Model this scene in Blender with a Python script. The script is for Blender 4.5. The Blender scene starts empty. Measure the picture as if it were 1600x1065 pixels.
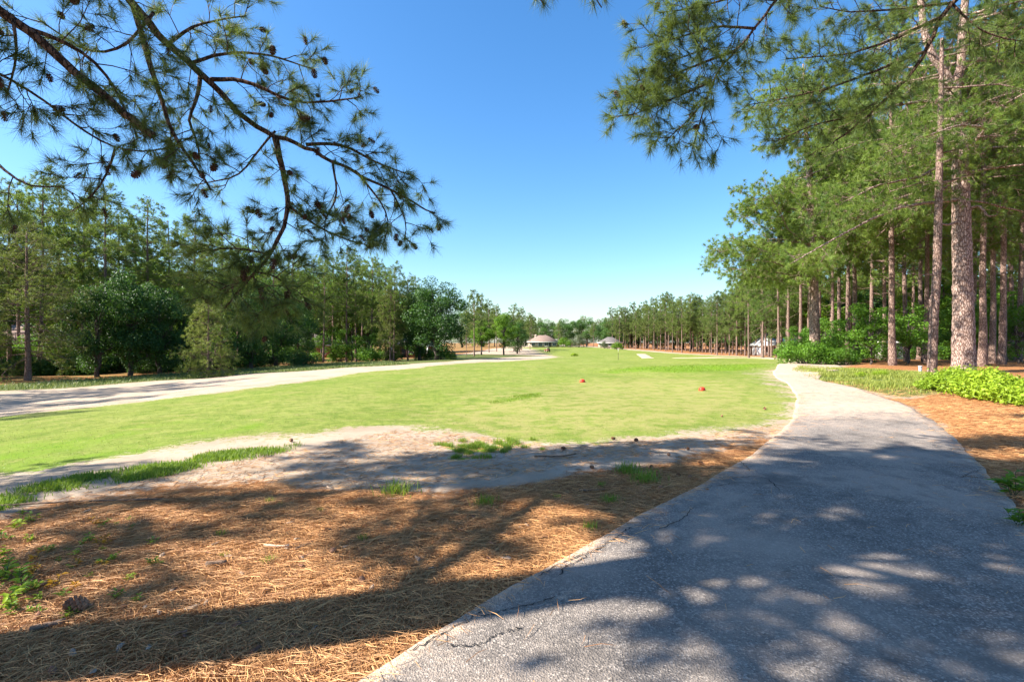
import bpy, math, random
import numpy as np
R = math.radians
random.seed(11)
rng = np.random.default_rng(11)
scene = bpy.context.scene
col = scene.collection

# ------------------------------------------------------------------ camera, sky, sun, exposure
EYE = 1.6
F = 800.0; CX = 800.0; CY = 532.5
cam_d = bpy.data.cameras.new('camera'); cam_d.lens = 18.0; cam_d.sensor_width = 36.0
cam_d.clip_start = 0.05; cam_d.clip_end = 3000
cam = bpy.data.objects.new('camera', cam_d); col.objects.link(cam)
cam.location = (0, 0, EYE); cam.rotation_euler = (R(90), 0, 0)
scene.camera = cam

SUN_EL = 40.0
SUN_AZ = -103.0            # clockwise from +Y: the sun stands to the left and slightly behind
sdir = np.array([math.sin(R(SUN_AZ))*math.cos(R(SUN_EL)), math.cos(R(SUN_AZ))*math.cos(R(SUN_EL)), math.sin(R(SUN_EL))])
w = bpy.data.worlds.new('World'); scene.world = w; w.use_nodes = True
nt = w.node_tree; bg = nt.nodes['Background']
sky = nt.nodes.new('ShaderNodeTexSky'); sky.sky_type = 'NISHITA'; sky.sun_disc = False
sky.sun_elevation = R(SUN_EL); sky.sun_rotation = R(SUN_AZ)
sky.air_density = 1.15; sky.dust_density = 0.9; sky.ozone_density = 5.0; sky.altitude = 50
hs = nt.nodes.new('ShaderNodeHueSaturation'); hs.inputs['Saturation'].default_value = 1.22
nt.links.new(sky.outputs[0], hs.inputs['Color']); nt.links.new(hs.outputs[0], bg.inputs[0]); bg.inputs[1].default_value = 0.082
sd = bpy.data.lights.new('sun', 'SUN'); sd.energy = 5.0; sd.angle = R(0.53); sd.color = (1.0, .93, .82)
so = bpy.data.objects.new('sun', sd); col.objects.link(so)
from mathutils import Vector
so.rotation_euler = Vector((-sdir[0], -sdir[1], -sdir[2])).to_track_quat('-Z', 'Y').to_euler()
so.location = (-60, -14, 60)
vs = scene.view_settings; vs.view_transform = 'Standard'; vs.look = 'None'; vs.exposure = 1.72; vs.gamma = 1.0
vs.use_curve_mapping = False

# ------------------------------------------------------------------ helpers
def sstep(a, b, x):
    t = np.clip((x-a)/(b-a), 0, 1); return t*t*(3-2*t)

def H(x, y):
    x = np.asarray(x, float); y = np.asarray(y, float)
    left = 1.15*sstep(4, 27, -x)
    far = 2.05*sstep(26, 118, y)
    z = -(1-(1-left/2.4)*(1-far/2.4))*2.4
    z = z + 0.12*sstep(11, 18, x)*(1-sstep(40, 90, y))
    z = z + 0.10*np.exp(-((x-7)/5.0)**2-((y-31)/2.6)**2)
    z = z + (0.025*np.sin(x*.9+1.3*np.sin(y*.5))+0.025*np.sin(y*.8+x*.35+2))*sstep(3, 9, y)
    z = z + (0.16*np.sin(x*.11+2)*np.sin(y*.07+.6))*sstep(25, 60, y)
    z = z + 0.9*sstep(150, 215, y)*np.exp(-((x-20)/40.0)**2)
    return z

def ground(px, py):
    """point of the terrain seen at a pixel of the photograph"""
    u = (px-CX)/F; v = (py-CY)/F
    d = EYE/max(v, 1e-4)
    d = min(d, 400)
    lo, hi = 0.5, 600.0
    ds = np.geomspace(lo, hi, 4000)
    hgt = EYE - v*ds - H(u*ds, ds)
    idx = np.where(hgt <= 0)[0]
    d = ds[idx[0]] if len(idx) else 400.0
    return np.array([u*d, d, float(H(u*d, d))])

def at(px, py, d):
    return np.array([(px-CX)/F*d, d, EYE-(py-CY)/F*d])

def tagit(o, label=None, cat=None, group=None, kind=None):
    if label: o['label'] = label
    if cat: o['category'] = cat
    if group: o['group'] = group
    if kind: o['kind'] = kind
    return o

def empty(name, loc, rz=0.0, sc=1.0, label=None, cat=None, group=None):
    o = bpy.data.objects.new(name, None); col.objects.link(o)
    o.empty_display_size = .2
    o.location = [float(v) for v in loc]; o.rotation_euler = (0, 0, float(rz)); o.scale = (sc, sc, sc) if np.isscalar(sc) else sc
    return tagit(o, label, cat, group)

def mk_mesh(name, V, faces, mats, smooth=False, attrs=None, midx=None):
    """faces: list of integer arrays (M,3) and/or (M,4)"""
    V = np.asarray(V, np.float32).reshape(-1, 3)
    if isinstance(faces, np.ndarray): faces = [faces]
    faces = [np.asarray(f, np.int32) for f in faces if len(f)]
    me = bpy.data.meshes.new(name)
    me.vertices.add(len(V)); me.vertices.foreach_set('co', V.ravel())
    loops = np.concatenate([f.ravel() for f in faces])
    sizes = np.concatenate([np.full(len(f), f.shape[1], np.int32) for f in faces])
    starts = np.concatenate([[0], np.cumsum(sizes)[:-1]]).astype(np.int32)
    me.loops.add(len(loops)); me.loops.foreach_set('vertex_index', loops.astype(np.int32))
    me.polygons.add(len(sizes)); me.polygons.foreach_set('loop_start', starts)
    me.polygons.foreach_set('loop_total', sizes)
    if smooth: me.polygons.foreach_set('use_smooth', np.ones(len(sizes), bool))
    if not isinstance(mats, (list, tuple)): mats = [mats]
    for m in mats: me.materials.append(m)
    if midx is not None: me.polygons.foreach_set('material_index', np.asarray(midx, np.int32))
    if attrs:
        for k, a in attrs.items():
            at_ = me.attributes.new(k, 'FLOAT', 'POINT'); at_.data.foreach_set('value', np.asarray(a, np.float32))
    me.update(calc_edges=True)
    return me

def ob(name, me, parent=None, kind=None, label=None, cat=None, group=None):
    o = bpy.data.objects.new(name, me); col.objects.link(o)
    if parent is not None: o.parent = parent
    return tagit(o, label, cat, group, kind)

class MB:
    """collects tubes, boxes and polygons into one mesh"""
    def __init__(s): s.V = []; s.T = []; s.Q = []; s.n = 0
    def add(s, V, T=None, Q=None):
        V = np.asarray(V, float).reshape(-1, 3)
        if T is not None and len(T): s.T.append(np.asarray(T)+s.n)
        if Q is not None and len(Q): s.Q.append(np.asarray(Q)+s.n)
        s.V.append(V); s.n += len(V)
    def tube(s, P, rad, n=6, cap=True, rough=0.0):
        P = np.asarray(P, float); k = len(P)
        rad = np.broadcast_to(np.asarray(rad, float), (k,)) if np.ndim(rad) else np.full(k, rad)
        T = np.gradient(P, axis=0); T /= np.linalg.norm(T, axis=1, keepdims=True)+1e-9
        ref = np.array([0, 0, 1.0]) if abs(T[0][2]) < .8 else np.array([1.0, 0, 0])
        U = np.cross(T, ref); U /= np.linalg.norm(U, axis=1, keepdims=True)+1e-9
        W = np.cross(T, U)
        a = np.arange(n)/n*2*math.pi
        rr = rad[:, None]*(1+(rng.normal(0, rough, (k, n)) if rough else 0))
        V = P[:, None, :]+rr[..., None]*(np.cos(a)[None, :, None]*U[:, None, :]+np.sin(a)[None, :, None]*W[:, None, :])
        i = np.arange(k-1)[:, None]; j = np.arange(n)[None, :]; j2 = (j+1) % n
        Q = np.stack([i*n+j, i*n+j2, (i+1)*n+j2, (i+1)*n+j], -1).reshape(-1, 4)
        V = V.reshape(-1, 3); T3 = None
        if cap:
            V = np.vstack([V, P[0], P[-1]]); c0 = k*n; c1 = k*n+1; jj = np.arange(n)
            T3 = np.vstack([np.stack([np.full(n, c0), (jj+1) % n, jj], -1), np.stack([np.full(n, c1), (k-1)*n+jj, (k-1)*n+(jj+1) % n], -1)])
        s.add(V, T3, Q); return s
    def box(s, c, size, rz=0.0):
        c = np.asarray(c, float); h = np.asarray(size, float)/2
        g = np.array([[x, y, z] for z in (-1, 1) for y in (-1, 1) for x in (-1, 1)])*h
        cs, sn = math.cos(rz), math.sin(rz)
        g = np.stack([g[:, 0]*cs-g[:, 1]*sn, g[:, 0]*sn+g[:, 1]*cs, g[:, 2]], -1)+c
        s.add(g, None, [[0, 2, 3, 1], [4, 5, 7, 6], [0, 1, 5, 4], [2, 6, 7, 3], [0, 4, 6, 2], [1, 3, 7, 5]]); return s
    def mesh(s, name, mat, smooth=False, attrs=None):
        f = []
        if s.T: f.append(np.vstack(s.T))
        if s.Q: f.append(np.vstack(s.Q))
        return mk_mesh(name, np.vstack(s.V), f, mat, smooth, attrs)

def unit(v): return v/(np.linalg.norm(v, axis=-1, keepdims=True)+1e-9)
def rvec(n): return unit(rng.normal(size=(n, 3)))

# ------------------------------------------------------------------ materials
def new_mat(name):
    m = bpy.data.materials.new(name); m.use_nodes = True
    t = m.node_tree; t.nodes.clear()
    out = t.nodes.new('ShaderNodeOutputMaterial')
    return m, t, out
class NT:
    def __init__(s, t): s.t = t
    def n(s, typ, **kw):
        nd = s.t.nodes.new('ShaderNode'+typ)
        for k, v in kw.items():
            if k.startswith('i_'):
                key = k[2:]; key = int(key) if key.isdigit() else key
                nd.inputs[key].default_value = v
            else: setattr(nd, k, v)
        return nd
    def l(s, a, b): s.t.links.new(a, b)
    def pos(s):
        return s.n('NewGeometry').outputs['Position']
    def noise(s, scale, detail=4, rough=.55, vec=None, dist=0.0):
        nd = s.n('TexNoise'); nd.inputs['Scale'].default_value = scale; nd.inputs['Detail'].default_value = detail
        nd.inputs['Roughness'].default_value = rough; nd.inputs['Distortion'].default_value = dist
        if vec is not None: s.l(vec, nd.inputs['Vector'])
        return nd.outputs['Fac']
    def math(s, op, a, b=None, c=None, clamp=False):
        nd = s.n('Math', operation=op, use_clamp=clamp)
        for i, v in enumerate((a, b, c)):
            if v is None: continue
            if isinstance(v, (int, float)): nd.inputs[i].default_value = v
            else: s.l(v, nd.inputs[i])
        return nd.outputs[0]
    def mr(s, v, a, b, c=0.0, d=1.0, smooth=True):
        nd = s.n('MapRange', interpolation_type='SMOOTHSTEP' if smooth else 'LINEAR')
        s.l(v, nd.inputs[0])
        for i, q in enumerate((a, b, c, d)): nd.inputs[i+1].default_value = q
        return nd.outputs[0]
    def mix(s, f, a, b, mode='MIX'):
        nd = s.n('Mix', data_type='RGBA', blend_type=mode)
        if isinstance(f, (int, float)): nd.inputs[0].default_value = f
        else: s.l(f, nd.inputs[0])
        for i, v in ((6, a), (7, b)):
            if isinstance(v, tuple): nd.inputs[i].default_value = v+(1,) if len(v) == 3 else v
            else: s.l(v, nd.inputs[i])
        return nd.outputs[2]
    def attr(s, name):
        return s.n('Attribute', attribute_name=name).outputs['Fac']
    def bump(s, h, strength=.5, dist=.02):
        b = s.n('Bump'); b.inputs['Strength'].default_value = strength; b.inputs['Distance'].default_value = dist
        s.l(h, b.inputs['Height']); return b.outputs[0]
    def bsdf(s, colr, rough=.9, normal=None, spec=.2):
        b = s.n('BsdfPrincipled'); b.inputs['Roughness'].default_value = rough
        b.inputs['Specular IOR Level'].default_value = spec
        if isinstance(colr, tuple): b.inputs['Base Color'].default_value = colr+(1,)
        else: s.l(colr, b.inputs['Base Color'])
        if normal is not None: s.l(normal, b.inputs['Normal'])
        return b

def plain(name, c, rough=.8, vary=.15, scale=6.0, spec=.2, bump=0.0):
    m, t, out = new_mat(name); k = NT(t)
    n = k.noise(scale, 5, .6, k.pos())
    f = k.mr(n, .3, .7)
    c2 = tuple(v*(1-vary) for v in c); c1 = tuple(min(1, v*(1+vary)) for v in c)
    b = k.bsdf(k.mix(f, c2, c1), rough, k.bump(k.noise(scale*6, 4, .6, k.pos()), bump, .02) if bump else None, spec)
    k.l(b.outputs[0], out.inputs[0]); return m

def leaf_mat(name, dark, light, trans=.35, tcol=None, rough=.5, vary_obj=.25):
    m, t, out = new_mat(name); k = NT(t)
    v = k.attr('var')
    oi = k.n('ObjectInfo').outputs['Random']
    f = k.math('ADD', v, k.math('MULTIPLY', k.math('SUBTRACT', oi, .5), vary_obj*2), clamp=True)
    c = k.mix(f, dark, light)
    b = k.bsdf(c, rough, None, .3)
    tr = k.n('BsdfTranslucent')
    tc = k.mix(.5, c, tcol if tcol else light, 'MIX'); k.l(tc, tr.inputs[0])
    mx = k.n('MixShader'); mx.inputs[0].default_value = trans
    k.l(b.outputs[0], mx.inputs[1]); k.l(tr.outputs[0], mx.inputs[2]); k.l(mx.outputs[0], out.inputs[0])
    return m

def bark_mat(name, dark, mid, light, sx=16.0, sz=5.0, bump=.9):
    m, t, out = new_mat(name); k = NT(t)
    tc = k.n('TexCoord').outputs['Object']
    mp = k.n('Mapping'); mp.inputs['Scale'].default_value = (sx, sx, sz); k.l(tc, mp.inputs[0])
    ns = k.noise(1.2, 3, .6, mp.outputs[0])
    wv = k.n('VectorMath', operation='ADD'); k.l(mp.outputs[0], wv.inputs[0])
    sc = k.n('VectorMath', operation='SCALE'); sc.inputs['Scale'].default_value = .7
    nn = k.n('TexNoise'); nn.inputs['Scale'].default_value = 1.5; k.l(mp.outputs[0], nn.inputs['Vector']); k.l(nn.outputs['Color'], sc.inputs[0]); k.l(sc.outputs[0], wv.inputs[1])
    vo = k.n('TexVoronoi', feature='DISTANCE_TO_EDGE'); vo.inputs['Scale'].default_value = 1.0; k.l(wv.outputs[0], vo.inputs['Vector'])
    plate = k.mr(vo.outputs['Distance'], .02, .16)
    fine = k.noise(6, 5, .7, mp.outputs[0])
    c = k.mix(k.mr(ns, .35, .65), mid, light)
    c = k.mix(k.mr(fine, .35, .75), tuple(v*.75 for v in mid), c)
    c = k.mix(plate, dark, c)
    h = k.math('ADD', plate, k.math('MULTIPLY', fine, .35))
    b = k.bsdf(c, .92, k.bump(h, bump, .03), .1)
    k.l(b.outputs[0], out.inputs[0]); return m

M = {}
M['needle'] = leaf_mat('needle', (.045, .10, .02), (.215, .30, .05), .40, (.30, .40, .05))
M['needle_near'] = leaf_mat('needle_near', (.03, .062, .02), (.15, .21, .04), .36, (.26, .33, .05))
M['needle_soft'] = leaf_mat('needle_soft', (.07, .115, .022), (.21, .26, .05), .38, (.30, .35, .05))
M['needle_far'] = leaf_mat('needle_far', (.055, .10, .026), (.195, .265, .055), .38, (.28, .36, .06))
M['leaf_dark'] = leaf_mat('leaf_dark', (.018, .055, .014), (.075, .165, .024), .3, (.13, .27, .03))
M['leaf_bright'] = leaf_mat('leaf_bright', (.06, .14, .012), (.16, .29, .02), .42, (.26, .42, .02))
M['leaf_under'] = leaf_mat('leaf_under', (.035, .10, .012), (.12, .25, .02), .4, (.2, .36, .02))
M['leaf_vine'] = leaf_mat('leaf_vine', (.12, .22, .015), (.32, .44, .03), .4, (.4, .5, .03))
M['leaf_olive'] = leaf_mat('leaf_olive', (.05, .07, .03), (.13, .16, .07), .2, (.15, .18, .06))
M['grass'] = leaf_mat('grass', (.075, .16, .015), (.24, .31, .04), .4, (.34, .48, .03))
M['grass_verge'] = leaf_mat('grass_verge', (.13, .19, .025), (.32, .34, .07), .35, (.4, .46, .06))
M['turf_blade'] = leaf_mat('turf_blade', (.10, .15, .025), (.30, .30, .10), .3, (.4, .45, .08))
M['rough_grass'] = leaf_mat('rough_grass', (.06, .12, .022), (.26, .27, .09), .3, (.2, .25, .05))
M['straw_blade'] = leaf_mat('straw_blade', (.19, .075, .027), (.68, .37, .15), .12, (.5, .22, .06), .6)
M['dead_leaf'] = leaf_mat('dead_leaf', (.16, .09, .055), (.36, .28, .21), .1, (.4, .3, .2), .6)
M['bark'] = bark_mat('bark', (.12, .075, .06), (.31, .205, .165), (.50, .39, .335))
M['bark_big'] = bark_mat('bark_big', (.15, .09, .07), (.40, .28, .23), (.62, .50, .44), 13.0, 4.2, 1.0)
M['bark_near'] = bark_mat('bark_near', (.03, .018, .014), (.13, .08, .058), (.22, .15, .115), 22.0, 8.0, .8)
M['bark_grey'] = bark_mat('bark_grey', (.05, .04, .035), (.17, .14, .12), (.28, .24, .21))
M['cone'] = plain('cone', (.26, .14, .085), .8, .4, 60)
M['cone_tree'] = plain('cone_tree', (.075, .038, .026), .8, .4, 60)
M['stick'] = plain('stick', (.16, .11, .08), .9, .45, 25, .1, .4)
M['stick_pale'] = plain('stick_pale', (.55, .40, .29), .9, .25, 25, .1, .4)
M['bark_chip'] = plain('bark_chip', (.2, .10, .065), .9, .5, 40, .1, .4)
M['red_paint'] = plain('red_paint', (.62, .045, .015), .45, .12, 20, .4)
M['white_paint'] = plain('white_paint', (.7, .69, .66), .6, .05, 4)
M['dark_paint'] = plain('dark_paint', (.05, .045, .04), .6, .2, 4)
M['brick'] = None
M['roof_grey'] = plain('roof_grey', (.14, .125, .12), .9, .25, 3, .1, .3)
M['roof_tan'] = plain('roof_tan', (.22, .155, .125), .9, .2, 3, .1, .3)
M['roof_white'] = plain('roof_white', (.62, .61, .6), .8, .08, 3)
M['siding'] = plain('siding', (.4, .31, .24), .8, .08, 2)
M['concrete'] = plain('concrete', (.5, .48, .46), .9, .1, 3)
def glass_mat():
    m, t, out = new_mat('window_glass'); k = NT(t)
    b = k.bsdf((.03, .04, .05), .08, None, .6); k.l(b.outputs[0], out.inputs[0]); return m
M['glass'] = glass_mat()
def brick_mat():
    m, t, out = new_mat('brick_wall'); k = NT(t)
    tc = k.n('TexCoord').outputs['Object']
    br = k.n('TexBrick'); br.inputs['Scale'].default_value = 4.0
    br.inputs['Color1'].default_value = (.34, .115, .065, 1); br.inputs['Color2'].default_value = (.25, .08, .05, 1); br.inputs['Mortar'].default_value = (.4, .33, .28, 1)
    br.inputs['Mortar Size'].default_value = .012
    sx = k.n('SeparateXYZ'); k.l(tc, sx.inputs[0]); cb = k.n('CombineXYZ')
    k.l(k.math('ADD', sx.outputs[0], sx.outputs[1]), cb.inputs[0]); k.l(sx.outputs[2], cb.inputs[1]); k.l(cb.outputs[0], br.inputs['Vector'])
    b = k.bsdf(br.outputs[0], .9); k.l(b.outputs[0], out.inputs[0]); return m
M['brick'] = brick_mat()

def ground_mat():
    m, t, out = new_mat('course_ground'); k = NT(t)
    p = k.pos()
    nbig = k.noise(.12, 4, .6, p); nmid = k.noise(.9, 5, .6, p); nfine = k.noise(9, 5, .65, p); nhair = k.noise(70, 4, .7, p)
    # stretched noise (mowing grain, along the fairway)
    mp = k.n('Mapping'); mp.inputs['Scale'].default_value = (.55, .10, 1); mp.inputs['Rotation'].default_value = (0, 0, R(-12)); k.l(p, mp.inputs[0])
    nstr = k.noise(1.0, 5, .6, mp.outputs[0])
    # turf
    g = k.mix(k.mr(nmid, .32, .68), (.25, .28, .055), (.38, .385, .115))
    g = k.mix(k.mr(nstr, .35, .68), g, (.43, .41, .15))
    g = k.mix(k.mr(nbig, .42, .66, 0, .7), g, (.17, .26, .03))
    g = k.mix(k.mr(k.noise(.45, 5, .65, p), .48, .66, 0, .75), g, (.42, .345, .16))
    g = k.mix(k.mr(k.noise(2.2, 6, .75, p), .45, .62, 0, .75), g, (.14, .215, .026))
    g = k.mix(k.mr(nfine, .35, .7, 0, .7), g, (.13, .18, .03))
    g = k.mix(k.mr(nhair, .4, .75, 0, .5), g, (.44, .42, .18))
    dry = k.math('ADD', k.math('MULTIPLY', k.attr('dry'), .8), k.math('ADD', k.math('MULTIPLY', k.math('SUBTRACT', k.noise(1.7, 6, .75, p), .5), 2.6), k.math('MULTIPLY', k.math('SUBTRACT', nfine, .5), 1.2)))
    g = k.mix(k.mr(dry, .3, .8, 0, .8), g, (.46, .37, .19))
    lush = k.math('ADD', k.attr('lush'), k.math('MULTIPLY', k.math('SUBTRACT', nmid, .5), .9))
    gl = k.mix(k.mr(nfine, .3, .7), (.15, .26, .022), (.27, .38, .04))
    g = k.mix(k.mr(lush, .4, .75), g, gl)
    # bare sand / dirt
    s = k.mix(k.mr(nmid, .3, .7), (.46, .38, .295), (.62, .53, .435))
    s = k.mix(k.mr(nfine, .5, .75, 0, .4), s, (.36, .27, .2))
    s = k.mix(k.mr(nhair, .55, .8, 0, .45), s, (.22, .15, .1))
    # scattered needles on the bare dirt
    wv = k.n('TexNoise'); wv.inputs['Scale'].default_value = 1.22; wv.inputs['Detail'].default_value = 6; k.l(p, wv.inputs['Vector'])
    s = k.mix(k.mr(k.math('MULTIPLY', k.attr('litter'), wv.outputs['Fac']), .34, .5, 0, .8), s, (.26, .145, .085))
    # pine straw
    mp2 = k.n('Mapping'); mp2.inputs['Scale'].default_value = (14, 60, 20); mp2.inputs['Rotation'].default_value = (0, 0, .6); k.l(p, mp2.inputs[0])
    mp3 = k.n('Mapping'); mp3.inputs['Scale'].default_value = (60, 16, 20); mp3.inputs['Rotation'].default_value = (0, 0, -.3); k.l(p, mp3.inputs[0])
    h1 = k.noise(1, 5, .7, mp2.outputs[0], 1.5); h2 = k.noise(1, 5, .7, mp3.outputs[0], 1.5)
    st = k.mix(k.mr(h1, .35, .68), (.19, .08, .034), (.54, .25, .095))
    st = k.mix(k.mr(h2, .5, .7, 0, .8), st, (.72, .40, .17))
    st = k.mix(k.mr(nmid, .4, .75, 0, .5), st, (.22, .10, .05))
    def ragged(a, amt, lo, hi):
        v = k.math('ADD', a, k.math('MULTIPLY', k.math('SUBTRACT', nmid, .5), amt))
        v = k.math('ADD', v, k.math('MULTIPLY', k.math('SUBTRACT', nfine, .5), amt*.8))
        v = k.math('ADD', v, k.math('MULTIPLY', k.math('SUBTRACT', nhair, .5), amt*.5))
        return k.mr(v, lo, hi)
    g = k.mix(1.0, g, (.74, .84, .58), 'MULTIPLY')
    s = k.mix(1.0, s, (.86, .80, .745), 'MULTIPLY')
    c = k.mix(ragged(k.attr('turf'), 1.1, .42, .62), s, g)
    c = k.mix(ragged(k.attr('straw'), 1.0, .42, .62), c, st)
    rg = k.mix(k.mr(nfine, .3, .7), (.06, .095, .022), (.17, .19, .06))
    rg = k.mix(k.mr(nmid, .5, .75, 0, .6), rg, (.3, .24, .13))
    c = k.mix(ragged(k.attr('rough'), .8, .4, .6), c, rg)
    c = k.mix(1.0, c, (.76, .76, .76), 'MULTIPLY')
    hh = k.math('ADD', k.math('MULTIPLY', nfine, .6), k.math('MULTIPLY', nhair, .5))
    hh = k.math('ADD', hh, k.math('MULTIPLY', k.math('MULTIPLY', h1, k.attr('straw')), .6))
    b = k.bsdf(c, .95, k.bump(hh, .7, .03), .08)
    k.l(b.outputs[0], out.inputs[0]); return m
M['ground'] = ground_mat()

def path_mat():
    m, t, out = new_mat('worn_asphalt'); k = NT(t)
    p = k.pos()
    vo = k.n('TexVoronoi'); vo.inputs['Scale'].default_value = 95; k.l(p, vo.inputs['Vector'])
    stone = k.n('SeparateColor'); k.l(vo.outputs['Color'], stone.inputs[0])
    nmid = k.noise(.8, 5, .6, p); nf = k.noise(7, 5, .6, p); nh = k.noise(45, 4, .7, p)
    c = k.mix(k.mr(nf, .3, .7), (.13, .125, .125), (.20, .19, .185))
    c = k.mix(k.mr(stone.outputs[0], .6, .98, 0, .85), c, (.38, .36, .345))
    c = k.mix(k.mr(stone.outputs[1], .7, 1, 0, .7), c, (.07, .068, .07))
    c = k.mix(k.mr(nmid, .42, .66, 0, .6), c, (.36, .32, .29))
    c = k.mix(k.mr(k.noise(.55, 6, .7, p), .52, .68, 0, .55), c, (.085, .082, .082))
    c = k.mix(k.mr(k.noise(2.2, 3, .5, p), .58, .72, 0, .5), c, (.10, .098, .1))
    d = k.math('ADD', k.attr('dust'), k.math('ADD', k.math('MULTIPLY', k.math('SUBTRACT', nf, .5), .8), k.math('MULTIPLY', k.math('SUBTRACT', nh, .5), .7)))
    c = k.mix(k.mr(d, .35, .95, 0, .85), c, (.53, .43, .345))
    c = k.mix(1.0, c, (1.0, .905, .81), 'MULTIPLY')
    h = k.math('ADD', vo.outputs['Distance'], k.math('MULTIPLY', nh, .4))
    b = k.bsdf(c, .85, k.bump(h, .6, .012), .2)
    k.l(b.outputs[0], out.inputs[0]); return m
M['path'] = path_mat()
M['crack'] = plain('crack', (.028, .026, .026), .95, .3, 30)

# ------------------------------------------------------------------ terrain
def poly_world(pts): return np.array([ground(*p)[:2] for p in pts])
def sdist(poly, X, Y):
    """signed distance, positive inside"""
    d2 = np.full(X.shape, 1e12); inside = np.zeros(X.shape, bool)
    n = len(poly)
    for i in range(n):
        ax, ay = poly[i]; bx, by = poly[(i+1) % n]
        ex, ey = bx-ax, by-ay
        t = np.clip(((X-ax)*ex+(Y-ay)*ey)/(ex*ex+ey*ey+1e-12), 0, 1)
        d2 = np.minimum(d2, (X-ax-t*ex)**2+(Y-ay-t*ey)**2)
        c = ((ay > Y) != (by > Y)) & (X < (bx-ax)*(Y-ay)/(by-ay+1e-12)+ax)
        inside ^= c
    return np.where(inside, 1, -1)*np.sqrt(d2)

# cart path: left and right edge, then the far bend
LE = [ground(*p)[:2] for p in [(700, 965), (880, 868), (1000, 815), (1110, 762), (1180, 715), (1228, 668), (1248, 638), (1248, 618), (1232, 600), (1205, 586)]]
RE = [ground(*p)[:2] for p in [(1600, 880), (1562, 800), (1545, 745), (1505, 694), (1440, 645), (1385, 618), (1310, 602), (1262, 591)]]
LE = [np.array([-3.6, -3.2]), np.array([-2.2, .55]), ground(540, 1065)[:2]] + LE + [np.array([14.6, 28.2]), np.array([16.8, 32.5]), np.array([22.0, 39.5]), np.array([24.6, 46]), np.array([24.2, 53]), np.array([21.0, 63]), np.array([24, 90]), np.array([34, 140])]
RE = [np.array([1.6, -3.2]), np.array([2.7, .4]), np.array([3.3, 2.4])] + RE + [np.array([17.0, 26.0]), np.array([20.0, 31.5]), np.array([24.6, 38.6]), np.array([27.4, 46]), np.array([26.8, 54]), np.array([23.6, 64]), np.array([26.5, 90]), np.array([36.5, 140])]
def resample(P, n):
    P = np.array(P); s = np.concatenate([[0], np.cumsum(np.linalg.norm(np.diff(P, axis=0), axis=1))])
    # Catmull-Rom style smoothing
    t = np.linspace(0, s[-1], n)
    Q = np.stack([np.interp(t, s, P[:, i]) for i in range(2)], -1)
    return Q
def smooth_line(P, n, it=6):
    Q = resample(P, 90)
    for _ in range(it):
        Q[1:-1] = .25*Q[:-2]+.5*Q[1:-1]+.25*Q[2:]
    # spacing that follows size in view
    s = np.concatenate([[0], np.cumsum(np.linalg.norm(np.diff(Q, axis=0), axis=1))])
    t = s[-1]*np.linspace(0, 1, n)**1.9
    return np.stack([np.interp(t, s, Q[:, i]) for i in range(2)], -1)
NP = 620
def pair_lines():
    # pair both edges by parameter (index of control points)
    def par(P, k):
        return np.array(P)
    L = smooth_line(LE, NP, 2); Rr = smooth_line(RE, NP, 2)
    return L, Rr
PL, PR = pair_lines()
path_poly = np.vstack([PL, PR[::-1]])[::6]

turf_px = [(-420, 800), (0, 742), (150, 718), (330, 690), (480, 679), (620, 664), (690, 672), (760, 684), (880, 694), (980, 690), (1080, 676), (1190, 668), (1225, 655), (1246, 630), (1240, 606), (1206, 588), (1200, 580), (1240, 574), (1246, 562)]
turf = list(poly_world(turf_px)) + [np.array([33, 60]), np.array([45, 78]), np.array([52, 105]), np.array([50, 150]), np.array([40, 200]), np.array([36, 240]), np.array([-4, 240]), np.array([8, 190])]
sand_r_px = [(862, 557.5), (760, 565), (640, 574.5), (560, 581), (500, 590), (400, 604), (200, 628), (0, 650), (-420, 700)]
sand_l_px = [(-420, 634), (0, 611), (180, 600), (300, 592), (440, 581), (560, 573), (640, 569), (720, 563), (790, 558), (850, 555.5)]
turf = np.array(turf + list(poly_world(sand_r_px)))
sandp = np.vstack([poly_world(sand_l_px), poly_world(sand_r_px)])
straw_px = [(-420, 880), (0, 806), (110, 782), (250, 760), (400, 752), (560, 764), (690, 768), (800, 758), (900, 742), (1000, 727), (1100, 706), (1196, 686), (1262, 715), (1225, 762), (1130, 815), (1030, 868), (890, 965), (770, 1065)]
straw = np.vstack([poly_world(straw_px), [[-1.0, .5], [-2.4, -3.2], [-14, -3.2], [-12, 2.5]]])
straw_r = np.vstack([PR[(PR[:, 1] < 27)][::8], [[19, 26], [30, 24], [30, -3.2]]])
verge_px = [(1236, 580), (1262, 592), (1310, 602), (1385, 617), (1415, 622), (1475, 612), (1500, 596), (1450, 583), (1380, 580), (1300, 575), (1246, 572)]
verge = poly_world(verge_px)
grass_strip = poly_world([(-60, 790), (0, 768), (120, 742), (260, 722), (330, 706), (420, 698), (470, 692), (480, 698), (420, 715), (330, 730), (240, 750), (120, 768), (0, 800), (-60, 815)])
clump_px = [((750, 700), .75, .45), ((800, 695), .5, .3), ((985, 735), .22, .16), ((1010, 752), .25, .15), ((720, 716), .35, .2), ((620, 770), .28, .16)]
lush_ridge = poly_world([(905, 581), (960, 575), (1020, 571), (1090, 570), (1180, 568), (1240, 568), (1200, 577), (1120, 581), (1080, 584), (1000, 582), (950, 584)])
lush_tee = poly_world([(760, 628), (800, 618), (850, 612), (845, 622), (800, 629), (765, 632)])
dry_tee = poly_world([(620, 655), (700, 625), (850, 598), (1000, 588), (1200, 592), (1250, 640), (1180, 668), (1060, 676), (900, 690), (780, 684), (690, 672)])

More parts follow.
